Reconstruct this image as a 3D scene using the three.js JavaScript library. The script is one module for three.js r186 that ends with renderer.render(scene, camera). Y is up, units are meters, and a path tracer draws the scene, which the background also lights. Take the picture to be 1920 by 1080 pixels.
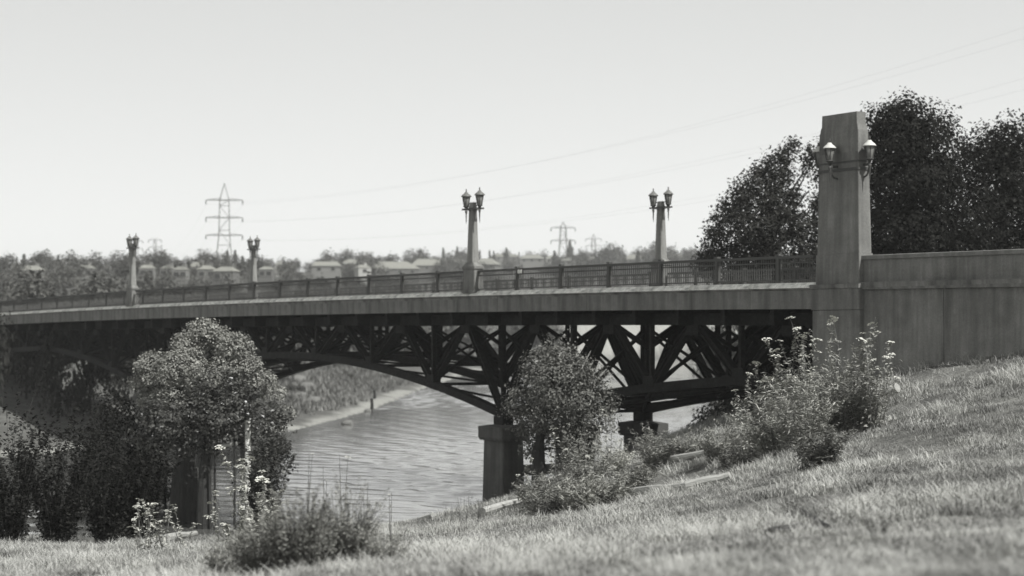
import * as THREE from 'three';
import { mergeGeometries } from 'three/addons/utils/BufferGeometryUtils.js';

// ---------------------------------------------------------------- camera, sky, sun, exposure
const F = 3700, HORIZON = 622, EYE = 8.4;          // focal length in pixels of a 1920 x 1080 frame
const scene = new THREE.Scene();
const camera = new THREE.PerspectiveCamera(2 * Math.atan(540 / F) * 180 / Math.PI, 16 / 9, 0.5, 14000);
camera.position.set(0, EYE, 0);
camera.lookAt(0, EYE + (HORIZON - 540) / F * 100, -100);
camera.focus = 56;
camera.userData.fStop = 0.85;

const SKYW = 256, SKYH = 128, skyData = new Float32Array(SKYW * SKYH * 4);
for (let j = 0; j < SKYH; j++) {
  const el = ((j + 0.5) / SKYH - 0.5) * 180;
  let v;
  if (el < 0) v = 0.86;
  else v = 0.13 + 0.76 * Math.exp(-el / 34) + 0.42 * Math.exp(-el / 4.5);
  for (let i = 0; i < SKYW; i++) {
    const o = (j * SKYW + i) * 4;
    skyData[o] = v * 0.99; skyData[o + 1] = v; skyData[o + 2] = v * 0.985; skyData[o + 3] = 1;
  }
}
const skyTex = new THREE.DataTexture(skyData, SKYW, SKYH, THREE.RGBAFormat, THREE.FloatType);
skyTex.mapping = THREE.EquirectangularReflectionMapping;
skyTex.magFilter = THREE.LinearFilter; skyTex.minFilter = THREE.LinearFilter;
skyTex.needsUpdate = true;
scene.background = skyTex;
scene.environment = skyTex;

const SUN = new THREE.Vector3(0.74, 1.3, 0.76).normalize();
const sun = new THREE.DirectionalLight(new THREE.Color(1, 0.995, 0.97), 5.0);
sun.position.copy(SUN).multiplyScalar(300).add(new THREE.Vector3(0, 0, -90));
sun.target.position.set(0, 0, -90);
sun.castShadow = true;
Object.assign(sun.shadow.camera, { left: -130, right: 130, top: 130, bottom: -130, near: 10, far: 700 });
sun.shadow.mapSize.set(4096, 4096);
scene.add(sun, sun.target);
scene.fog = new THREE.FogExp2(new THREE.Color(0.93, 0.94, 0.93), 0.00023);

const renderer = new THREE.WebGLRenderer({ antialias: true });
renderer.setSize(1024, 576);
renderer.toneMapping = THREE.LinearToneMapping;
renderer.toneMappingExposure = 1.0;
renderer.shadowMap.enabled = true;

// ---------------------------------------------------------------- helpers
function rng(seed) { let a = seed >>> 0; return () => { a = (a + 0x6d2b79f5) >>> 0; let t = a; t = Math.imul(t ^ (t >>> 15), t | 1); t ^= t + Math.imul(t ^ (t >>> 7), t | 61); return ((t ^ (t >>> 14)) >>> 0) / 4294967296; }; }
const lerp = (a, b, t) => a + (b - a) * t;
const clamp = (v, a, b) => Math.min(b, Math.max(a, v));
const smooth = (a, b, v) => { const t = clamp((v - a) / (b - a), 0, 1); return t * t * (3 - 2 * t); };
const V = (x, y, z) => new THREE.Vector3(x, y, z);
function hash2(i, j) { let h = Math.imul(i, 374761393) ^ Math.imul(j, 668265263); h = Math.imul(h ^ (h >>> 13), 1274126177); return ((h ^ (h >>> 16)) >>> 0) / 4294967296; }
function noise2(x, y, per = 0) {
  const i = Math.floor(x), j = Math.floor(y), u = x - i, v = y - j, s = u * u * (3 - 2 * u), t = v * v * (3 - 2 * v);
  const w = (n) => per ? ((n % per) + per) % per : n;
  return lerp(lerp(hash2(w(i), w(j)), hash2(w(i + 1), w(j)), s), lerp(hash2(w(i), w(j + 1)), hash2(w(i + 1), w(j + 1)), s), t);
}
function fbm(x, y, oct = 4, per = 0) { let a = 0.5, s = 0, n = 0; for (let o = 0; o < oct; o++) { s += a * noise2(x + o * 17, y + o * 31, per); n += a; a *= 0.5; x *= 2; y *= 2; per *= 2; } return s / n; }
const grey = (v) => new THREE.Color().setRGB(v, v, v * 0.95);

const counts = {};
function numbered(name) { const n = counts[name] ?? 0; counts[name] = n + 1; return n ? name + '_' + String(n).padStart(3, '0') : name; }
function shadowed(m) { m.castShadow = true; m.receiveShadow = true; return m; }
function tag(o, label, category, group) { o.userData.label = label; o.userData.category = category; if (group) o.userData.group = group; return o; }
function thing(name, label, category, group) { const g = new THREE.Group(); g.name = numbered(name); scene.add(g); return tag(g, label, category, group); }
function part(name, geo, mat, parent) { const m = shadowed(new THREE.Mesh(geo, mat)); m.name = name; parent.add(m); return m; }
function solo(name, geo, mat, label, category, group) { const m = shadowed(new THREE.Mesh(geo, mat)); m.name = numbered(name); scene.add(m); return tag(m, label, category, group); }
function struct(name, geo, mat) { const m = shadowed(new THREE.Mesh(geo, mat)); m.name = name; m.userData.kind = 'structure'; scene.add(m); return m; }
function copy(src, label) { const c = src.clone(); c.name = numbered(src.name.replace(/_\d{3}$/, '')); c.userData = { ...src.userData }; if (label) { c.userData.label = label; delete c.userData.group; } scene.add(c); return c; }

// uv in metres from the dominant axis of each face
function uvMetres(g) {
  if (g.index) g = g.toNonIndexed();
  const p = g.attributes.position, n = p.count, uv = new Float32Array(n * 2), a = V(), b = V(), c = V(), nn = V();
  for (let i = 0; i < n; i += 3) {
    a.fromBufferAttribute(p, i); b.fromBufferAttribute(p, i + 1); c.fromBufferAttribute(p, i + 2);
    nn.copy(b).sub(a).cross(V().copy(c).sub(a));
    const ax = Math.abs(nn.x), ay = Math.abs(nn.y), az = Math.abs(nn.z);
    for (let k = 0; k < 3; k++) {
      const q = k === 0 ? a : k === 1 ? b : c;
      const [u, v] = ay > ax && ay > az ? [q.x, q.z] : ax > az ? [q.z, q.y] : [q.x, q.y];
      uv[(i + k) * 2] = u; uv[(i + k) * 2 + 1] = v;
    }
  }
  g.setAttribute('uv', new THREE.BufferAttribute(uv, 2));
  return g;
}
function box(w, h, d, x = 0, y = 0, z = 0) { const g = new THREE.BoxGeometry(w, h, d); g.translate(x, y, z); return g.toNonIndexed(); }
// box that tapers from bottom (w0 x d0) to top (w1 x d1), standing on y0
function taper(w0, d0, w1, d1, h, y0 = 0, ch = 0) {
  const ring = (w, d, y, c) => c > 0
    ? [[-w / 2 + c, y, d / 2], [w / 2 - c, y, d / 2], [w / 2, y, d / 2 - c], [w / 2, y, -d / 2 + c], [w / 2 - c, y, -d / 2], [-w / 2 + c, y, -d / 2], [-w / 2, y, -d / 2 + c], [-w / 2, y, d / 2 - c]]
    : [[-w / 2, y, d / 2], [w / 2, y, d / 2], [w / 2, y, -d / 2], [-w / 2, y, -d / 2]];
  return loft([ring(w0, d0, y0, ch), ring(w1, d1, y0 + h, ch)]);
}
// rings of equal length (counter-clockwise seen from above) joined, ends capped
function loft(rings) {
  const P = [];
  const tri = (a, b, c) => P.push(...a, ...b, ...c);
  for (let r = 0; r + 1 < rings.length; r++) {
    const A = rings[r], B = rings[r + 1], n = A.length;
    for (let i = 0; i < n; i++) { const j = (i + 1) % n; tri(A[i], A[j], B[j]); tri(A[i], B[j], B[i]); }
  }
  const A = rings[0], B = rings[rings.length - 1];
  for (let i = 1; i + 1 < A.length; i++) { tri(A[0], A[i + 1], A[i]); tri(B[0], B[i], B[i + 1]); }
  const g = new THREE.BufferGeometry();
  g.setAttribute('position', new THREE.Float32BufferAttribute(P, 3));
  g.computeVertexNormals();
  return uvMetres(g);
}
// a square bar from p to q, w across and h deep
function bar(p, q, w, h = w) {
  const d = V().copy(q).sub(p), L = d.length(), g = new THREE.BoxGeometry(w, h, L).toNonIndexed();
  const o = new THREE.Object3D(); o.position.copy(p).add(q).multiplyScalar(0.5); 
  const up = Math.abs(d.y) / L > 0.98 ? V(1, 0, 0) : V(0, 1, 0);
  o.up.copy(up); o.lookAt(o.position.clone().add(d)); o.updateMatrix(); g.applyMatrix4(o.matrix);
  return uvMetres(g);
}
function merge(list) { const l = list.map((g) => { if (g.index) g = g.toNonIndexed(); for (const k of Object.keys(g.attributes)) if (!['position', 'normal', 'uv', 'color'].includes(k)) g.deleteAttribute(k); return g; }); return mergeGeometries(l); }
function tube(points, r0, r1, sides = 6, seg = 0) {
  const pts = points.map((p) => p.isVector3 ? p : V(...p)), curve = new THREE.CatmullRomCurve3(pts), n = seg || pts.length * 2, rings = [];
  const fr = curve.computeFrenetFrames(n, false);
  for (let i = 0; i <= n; i++) {
    const c = curve.getPointAt(i / n), r = lerp(r0, r1, i / n), ring = [];
    for (let k = 0; k < sides; k++) { const a = k / sides * Math.PI * 2, e = V().copy(fr.normals[i]).multiplyScalar(Math.cos(a) * r).addScaledVector(fr.binormals[i], Math.sin(a) * r).add(c); ring.push([e.x, e.y, e.z]); }
    rings.push(ring);
  }
  return loft(rings);
}

// ---------------------------------------------------------------- materials
function greyTex(size, fn, srgb = true) {
  const d = new Uint8Array(size * size * 4);
  for (let j = 0; j < size; j++) for (let i = 0; i < size; i++) {
    let v = clamp(fn(i / size, j / size), 0, 1), o = (j * size + i) * 4, w = v * 0.95;
    const enc = (q) => srgb ? (q <= 0.0031308 ? q * 12.92 : 1.055 * Math.pow(q, 1 / 2.4) - 0.055) : q;
    d[o] = enc(v) * 255; d[o + 1] = enc(v) * 255; d[o + 2] = enc(srgb ? w : v) * 255; d[o + 3] = 255;
  }
  const t = new THREE.DataTexture(d, size, size, THREE.RGBAFormat);
  t.wrapS = t.wrapT = THREE.RepeatWrapping; t.magFilter = THREE.LinearFilter; t.minFilter = THREE.LinearMipmapLinearFilter;
  if (srgb) t.colorSpace = THREE.SRGBColorSpace;
  t.needsUpdate = true; return t;
}
function rep(t, u, v = u) { const c = t.clone(); c.repeat.set(u, v); c.needsUpdate = true; return c; }
// weathered concrete: blotches and rain streaks that run down
const concreteTex = greyTex(512, (u, v) => {
  const blot = fbm(u * 6, v * 6, 5, 6), streak = fbm(u * 40, v * 3, 3, 0 || 40), wide = fbm(u * 14 + 5, v * 2, 3, 14), fine = fbm(u * 128, v * 128, 2, 128);
  return 0.25 * (0.5 + 0.65 * blot) * (0.74 + 0.45 * streak) * (0.6 + 0.75 * wide) * (0.85 + 0.3 * fine);
});
const concreteBump = greyTex(256, (u, v) => 0.5 * fbm(u * 16, v * 16, 4, 16) + 0.5 * fbm(u * 64, v * 64, 2, 64), false);
const steelTex = greyTex(256, (u, v) => 0.014 * (0.5 + 1.0 * fbm(u * 8, v * 8, 4, 8)) + 0.02 * Math.pow(fbm(u * 20, v * 20, 3, 20), 3));
const woodTex = greyTex(256, (u, v) => 0.42 * (0.55 + 0.5 * fbm(u * 3, v * 60, 3, 0) + 0.25 * fbm(u * 10, v * 10, 3, 10)));
const barkTex = greyTex(256, (u, v) => 0.034 * (0.5 + fbm(u * 30, v * 6, 4, 0)));
const MAT = {
  concrete: new THREE.MeshStandardMaterial({ map: rep(concreteTex, 1 / 5), bumpMap: rep(concreteBump, 1 / 3), bumpScale: 0.012, roughness: 0.92 }),
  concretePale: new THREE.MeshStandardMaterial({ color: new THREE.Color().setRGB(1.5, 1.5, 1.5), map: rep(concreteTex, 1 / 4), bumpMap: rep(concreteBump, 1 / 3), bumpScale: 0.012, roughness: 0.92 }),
  asphalt: new THREE.MeshStandardMaterial({ color: grey(0.035), roughness: 0.95 }),
  steel: new THREE.MeshPhysicalMaterial({ map: rep(steelTex, 1 / 2), roughness: 0.8, specularIntensity: 0.35 }),
  rail: new THREE.MeshStandardMaterial({ color: grey(0.075), roughness: 0.7 }),
  iron: new THREE.MeshStandardMaterial({ color: grey(0.06), roughness: 0.6 }),
  lampGlass: new THREE.MeshStandardMaterial({ color: grey(0.2), roughness: 0.35 }),
  lampCap: new THREE.MeshStandardMaterial({ color: grey(0.16), roughness: 0.45 }),
  whiteCap: new THREE.MeshStandardMaterial({ color: grey(0.62), roughness: 0.5 }),
  wood: new THREE.MeshStandardMaterial({ map: rep(woodTex, 1 / 2, 1), roughness: 0.9 }),
  darkWood: new THREE.MeshStandardMaterial({ color: grey(0.024), roughness: 0.95 }),
  bark: new THREE.MeshStandardMaterial({ map: rep(barkTex, 0.5), bumpMap: rep(concreteBump, 1), bumpScale: 0.03, roughness: 0.95 }),
  white: new THREE.MeshStandardMaterial({ color: grey(0.75), roughness: 0.6 }),
  pylon: new THREE.MeshStandardMaterial({ color: grey(0.13), roughness: 0.6 }),
  wire: new THREE.MeshStandardMaterial({ color: grey(0.12), roughness: 0.5 }),
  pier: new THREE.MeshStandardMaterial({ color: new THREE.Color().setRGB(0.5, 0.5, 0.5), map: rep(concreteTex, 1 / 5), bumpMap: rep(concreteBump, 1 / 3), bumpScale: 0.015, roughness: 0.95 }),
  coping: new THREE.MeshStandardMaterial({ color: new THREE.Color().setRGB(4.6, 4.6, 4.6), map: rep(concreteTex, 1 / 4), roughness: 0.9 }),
  stone: new THREE.MeshStandardMaterial({ color: grey(0.2), bumpMap: rep(concreteBump, 1), bumpScale: 0.05, roughness: 0.95 }),
};
const leafMats = {};
function leafMat(v) { const k = v.toFixed(3); return leafMats[k] ??= new THREE.MeshPhysicalMaterial({ color: grey(v), vertexColors: true, side: THREE.DoubleSide, roughness: 0.7, specularIntensity: v < 0.06 ? 0.08 : 0.6 }); }

// ---------------------------------------------------------------- the lie of the land
// shores of the river as (x, distance from the viewer); the near land lies right of the first, the far land left of the second
const NEAR_SHORE = [[-300, 30], [-100, 58], [-30, 76], [-15.6, 80.5], [-5.2, 87], [-0.8, 93], [7.2, 102], [12, 114], [16, 140], [19.5, 175], [25, 260], [48, 360], [110, 480], [230, 600], [600, 740], [3000, 900]];
const FAR_SHORE = [[-300, 75], [-120, 98], [-60, 115], [-34, 133], [-18.5, 167], [-15, 210], [-13, 288], [-7, 430], [12, 560], [60, 660], [150, 740], [600, 900], [3000, 1100]];
function shoreDist(line, x, d) {
  let best = 1e9, sign = 1;
  for (let i = 0; i + 1 < line.length; i++) {
    const [ax, ad] = line[i], [bx, bd] = line[i + 1], ux = bx - ax, ud = bd - ad, t = clamp(((x - ax) * ux + (d - ad) * ud) / (ux * ux + ud * ud), 0, 1);
    const ex = x - ax - ux * t, ed = d - ad - ud * t, q = ex * ex + ed * ed;
    if (q < best) { best = q; sign = ux * (d - ad) - ud * (x - ax) > 0 ? 1 : -1; }
  }
  return sign * Math.sqrt(best);
}
// heights of the near bank, measured along lines of sight (pixel x, pixel y, distance)
const sight = (px, py, d) => [(px - 960) * d / F, d, EYE + (HORIZON - py) * d / F];
const CTRL = [
  [0, 0, 6.8], [-10, 8, 5.4], [10, 8, 7.4], [-30, 10, 3.6], [30, 15, 9.0], [0, -30, 7.5],
  sight(1680, 1080, 18), sight(960, 1080, 24), sight(240, 1080, 34), sight(1300, 1080, 21), sight(600, 1080, 30),
  sight(1680, 1000, 26), sight(1680, 900, 40), sight(1680, 800, 55), sight(1660, 735, 66), sight(1400, 1000, 32), sight(1400, 905, 52),
  sight(1330, 905, 66), sight(1200, 1000, 38), sight(1200, 940, 60), sight(1000, 1000, 45), sight(1000, 972, 68), sight(930, 957, 90),
  sight(740, 1010, 60), sight(740, 990, 82), sight(500, 1022, 62), sight(500, 1003, 80), sight(240, 1032, 60), sight(240, 1012, 78), sight(700, 1050, 45), sight(420, 1050, 45),
  sight(1900, 1000, 24), sight(1900, 800, 50), [14, 70, 7.0], [20, 75, 7.6], [30, 60, 9.2], [8, 80, 4.6], [4, 86, 2.6], [1, 90, 1.0], [12, 90, 5.2], [22, 95, 8.0], [34, 90, 9.4],
  [5.5, 100, 0.7], [11, 112, -0.3], [9.5, 106, 0.1], [20, 118, 5.0], [16, 111, 3.4], [30, 120, 8.4], [45, 110, 9.6], [-40, 55, 2.4], [-45, 70, 0.1], [-20, 95, -2], [0, 108, -2], [-30, 30, 3.2], [60, 60, 10],
];
const tps = (() => {
  const n = CTRL.length, N = n + 3, S = 40, A = [], U = (r2) => r2 < 1e-12 ? 0 : 0.5 * r2 * Math.log(r2);
  const P = CTRL.map(([x, d]) => [x / S, d / S]);
  for (let i = 0; i < N; i++) A.push(new Float64Array(N + 1));
  for (let i = 0; i < n; i++) {
    for (let j = 0; j < n; j++) { const a = P[i][0] - P[j][0], b = P[i][1] - P[j][1]; A[i][j] = U(a * a + b * b) + (i === j ? 0.002 : 0); }
    A[i][n] = A[n][i] = 1; A[i][n + 1] = A[n + 1][i] = P[i][0]; A[i][n + 2] = A[n + 2][i] = P[i][1]; A[i][N] = CTRL[i][2];
  }
  for (let c = 0; c < N; c++) {
    let p = c; for (let r = c + 1; r < N; r++) if (Math.abs(A[r][c]) > Math.abs(A[p][c])) p = r;
    [A[c], A[p]] = [A[p], A[c]];
    for (let r = 0; r < N; r++) if (r !== c) { const f = A[r][c] / A[c][c]; if (f) for (let k = c; k <= N; k++) A[r][k] -= f * A[c][k]; }
  }
  const w = A.map((row, i) => row[N] / row[i]);
  return (x, d) => { x = clamp(x, -45, 60) / S; d = clamp(d, -30, 125) / S; let s = w[n] + w[n + 1] * x + w[n + 2] * d; for (let i = 0; i < n; i++) { const a = x - P[i][0], b = d - P[i][1]; s += w[i] * U(a * a + b * b); } return s; };
})();
function crest(x, d) { const px = 960 + x / Math.max(d, 1) * F, t = smooth(350, 1080, px); return [lerp(640, 1250, t), lerp(26, 47, t), t]; }
function ground(x, d) {
  const sn = -shoreDist(NEAR_SHORE, x, d), sf = shoreDist(FAR_SHORE, x, d);
  const [cd, ce] = crest(x, d);
  let near;
  { const prof = sn > 0 ? 8.6 * (1 - Math.exp(-sn * 0.055)) + (ce - 8) * smooth(cd * 0.5, cd, d) : sn * 0.3;
    const w = smooth(100, 130, d) ;
    let t = w < 1 ? tps(x, d) : 0;
    if (w < 1 && sn < 0) t = Math.min(t, 0.15 + sn * 0.22);
    near = lerp(t, prof, w); }
  let far = sf <= 0 ? sf * 0.25 : 0.12 * Math.min(sf, 3) + 5.4 * smooth(1.5, 46, sf);
  if (sf > 0) {
    far += (ce - 5.6) * smooth(cd * 0.4, cd, d);
    far += smooth(5, 25, sf) * 0.9 * (fbm(x * 0.12 + 40, d * 0.06, 3) - 0.5);
  }
  let h = Math.max(near, far);
  if (d > cd) h -= (d - cd) * 0.02 * 1;
  if (d > cd) h = Math.max(h, 4);
  if (h > 0.3) h += (fbm(x * 0.5 + 9, d * 0.5, 3) - 0.5) * 0.22 * smooth(0.3, 1.5, h) + (d > 200 ? (fbm(x * 0.02, d * 0.02, 3) - 0.5) * 3 * smooth(200, 500, d) * smooth(2, 6, h) : 0);
  return h;
}
const gy = (x, z) => ground(x, -z);
// the spot of ground seen at a pixel of the 1920 x 1080 frame
function seen(px, py, d0 = 12) {
  let d = d0, step = 0.5;
  for (; d < 3000; d += step) { const x = (px - 960) * d / F, y = EYE + (HORIZON - py) * d / F; if (y < Math.max(ground(x, d), -0.05)) break; step = 0.25 + d * 0.004; }
  const x = (px - 960) * d / F; return V(x, ground(x, d), -d);
}
const onGround = (px, d) => { const x = (px - 960) * d / F; return V(x, ground(x, d), -d); };
const at = (px, py, d) => V((px - 960) * d / F, EYE + (HORIZON - py) * d / F, -d);
// ---------------------------------------------------------------- ground sheet and water
const WAVE_SLOPE = 0.047;
{
  const ang = [], rad = [];
  for (let a = -180; a < -24; a += 4) ang.push(a);
  for (let a = -24; a <= 24.001; a += 0.15) ang.push(a);
  for (let a = 28; a <= 180; a += 4) ang.push(a);
  for (let r = 0.8; r < 4200; r *= r < 20 ? 1.045 : r < 300 ? 1.014 : 1.03) rad.push(r);
  const nA = ang.length, nR = rad.length, pos = new Float32Array(nA * nR * 3), col = new Float32Array(nA * nR * 3), uv = new Float32Array(nA * nR * 2), idx = [];
  for (let j = 0; j < nR; j++) for (let i = 0; i < nA; i++) {
    const a = ang[i] * Math.PI / 180, x = rad[j] * Math.sin(a), d = rad[j] * Math.cos(a), y = ground(x, d), o = j * nA + i;
    pos.set([x, y, -d], o * 3); uv.set([x, d], o * 2);
    const sf = shoreDist(FAR_SHORE, x, d), sn = -shoreDist(NEAR_SHORE, x, d), n = fbm(x * 0.35, d * 0.35, 4), m = fbm(x * 0.07 + 3, d * 0.07, 3);
    let c;
    if (sf > 0) {
      c = 0.085 + 0.09 * n * m + 0.03 * n;
      const edge = 2.1 + 2.2 * (fbm(x * 0.2, d * 0.1, 2) - 0.5) * 2;
      c = lerp(0.36, c, smooth(edge - 0.8, edge + 0.8, sf + (n - 0.5) * 2));
      if (d > 420) c = lerp(c, 0.40, smooth(420, 540, d) * (1 - smooth(780, 900, d)) * smooth(1000, 1070, 960 + x / d * F));
    } else if (sn > 0) {
      c = 0.15 + 0.26 * (n - 0.42) + 0.16 * (m - 0.5); c = Math.max(c, 0.06);
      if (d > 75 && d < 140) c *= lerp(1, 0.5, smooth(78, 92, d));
      if (y < 0.5 && d < 100) c = lerp(c, 0.26, 0.5);
    } else c = 0.06;
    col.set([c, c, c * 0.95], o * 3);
  }
  for (let j = 0; j + 1 < nR; j++) for (let i = 0; i + 1 < nA; i++) { const a = j * nA + i, b = a + 1, c = a + nA, e = c + 1; idx.push(a, b, c, b, e, c); }
  const g = new THREE.BufferGeometry();
  g.setAttribute('position', new THREE.BufferAttribute(pos, 3)); g.setAttribute('color', new THREE.BufferAttribute(col, 3)); g.setAttribute('uv', new THREE.BufferAttribute(uv, 2));
  g.setIndex(idx); g.computeVertexNormals();
  const grainTex = greyTex(512, (u, v) => 0.62 + 0.55 * (fbm(u * 48, v * 48, 4, 48) - 0.5) + 0.5 * (fbm(u * 9, v * 9, 3, 9) - 0.5));
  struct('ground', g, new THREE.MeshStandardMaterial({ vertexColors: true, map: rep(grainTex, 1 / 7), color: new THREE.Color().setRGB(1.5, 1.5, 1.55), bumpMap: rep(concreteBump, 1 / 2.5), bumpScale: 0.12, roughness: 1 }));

  // the river: one sheet with real wavelets where it can be seen
  const wr = rng(4242), comps = [];
  for (let i = 0; i < 22; i++) { const len = 0.65 * Math.pow(5, wr()), a = 0.9 + (wr() - 0.5) * 1.9, kk = 2 * Math.PI / len; comps.push([Math.cos(a) * kk, Math.sin(a) * kk, WAVE_SLOPE * (0.5 + wr()) / kk / Math.sqrt(11), wr() * 6.283]); }
  const wAng = [], wRad = [];
  for (let a = -180; a < -18; a += 6) wAng.push(a);
  for (let a = -16.5; a <= 10; a += 0.062) wAng.push(a);
  for (let a = 12; a <= 180; a += 6) wAng.push(a);
  for (let q = 4; q < 70; q *= 1.15) wRad.push(q);
  for (let q = 72; q < 430; q *= 1.0036) wRad.push(q);
  for (let q = 436; q < 3600; q *= 1.08) wRad.push(q);
  const wp = new Float32Array(wAng.length * wRad.length * 3), wi = [], wn = wAng.length;
  wRad.forEach((rd, j) => wAng.forEach((an, i) => {
    const a = an * Math.PI / 180, x = rd * Math.sin(a), d = rd * Math.cos(a); let h = 0;
    if (an > -16.6 && an < 10.1 && rd > 71 && rd < 431) {
      const gust = (0.35 + 1.3 * smooth(0.3, 0.7, fbm(x * 0.06 + 3, d * 0.035 + 8, 3))) * smooth(431, 380, rd);
      for (const [kx, kd, am, ph] of comps) h += am * Math.sin(kx * x + kd * d + ph);
      h *= gust;
    }
    wp.set([x, h, -d], (j * wn + i) * 3);
  }));
  for (let j = 0; j + 1 < wRad.length; j++) for (let i = 0; i + 1 < wn; i++) { const a = j * wn + i, b = a + 1, c = a + wn, e = c + 1; wi.push(a, b, c, b, e, c); }
  const wg = new THREE.BufferGeometry(); wg.setAttribute('position', new THREE.BufferAttribute(wp, 3)); wg.setIndex(wi); wg.computeVertexNormals();
  struct('water', wg, new THREE.MeshPhysicalMaterial({ color: grey(0.12), ior: 2.0, roughness: 0.1 }));
}

// ---------------------------------------------------------------- the bridge
// Bridge coordinates: s runs along the bridge away from the viewer (0 at the middle near lamp post), t across it (0 at the near face).
const BX = -2.1, BZ = -97, CA = 0.865, SA = 0.5015;
const bridgeTurn = Math.atan2(-CA, SA) ;            // local x = -s, local z = -t
function seat(o, s, y, t) { o.position.set(BX - SA * s + CA * t, y, BZ - CA * s - SA * t); o.rotation.y = -Math.acos(SA); return o; }
const world = (s, y, t) => V(BX - SA * s + CA * t, y, BZ - CA * s - SA * t);
const L = (s, y, t) => V(-s, y, -t);                // a point in the bridge group's own frame
const under = (s) => EYE + 0.985 - 0.00008 * (s - 14) * (s - 14);     // underside of the edge beams
const FASCIA = 0.95, WIDTH = 10.7;
const deckTop = (s) => under(s) + FASCIA;
// sweep a (t, y) profile along the bridge
function sweep(profile, s0, s1, yf, step = 2) {
  const n = Math.max(1, Math.ceil(Math.abs(s1 - s0) / step)), rings = [];
  for (let i = 0; i <= n; i++) { const s = lerp(s0, s1, i / n); rings.push(profile.map(([t, y]) => [-s, yf(s) + y, -t])); }
  // ring order must wind outwards: check with the signed area
  let a = 0; for (let i = 0; i < profile.length; i++) { const [x0, y0] = profile[i], [x1, y1] = profile[(i + 1) % profile.length]; a += x0 * y1 - x1 * y0; }
  const flip = (a > 0) !== (s1 > s0);
  return loft(flip ? rings : rings.map((r) => r.slice().reverse()));
}
const rect = (t0, t1, y0, y1) => [[t0, y0], [t1, y0], [t1, y1], [t0, y1]];
const SPAN = 51.2, PIERS = [-1.2, 50, 101.2], S_RIGHT = -27.0, S_LEFT = 127.2;
function chordY(s) {
  if (s < -1.2) { const x = -1.2 - s; return EYE - 4.0 + 0.155 * x - 0.0026 * x * x; }
  if (s > 101.2) { const x = s - 101.2; return EYE - 4.0 + 0.155 * x - 0.0026 * x * x; }
  const c = s < 50 ? 24.4 : 75.6; return EYE - 1.4 - 0.004 * (s - c) * (s - c);
}
const topY = (s) => under(s) - 0.38;
const bridge = thing('truss_bridge', 'long dark steel arched truss bridge with pale concrete edge beam crossing the river', 'bridge');
seat(bridge, 0, 0, 0);
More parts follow.
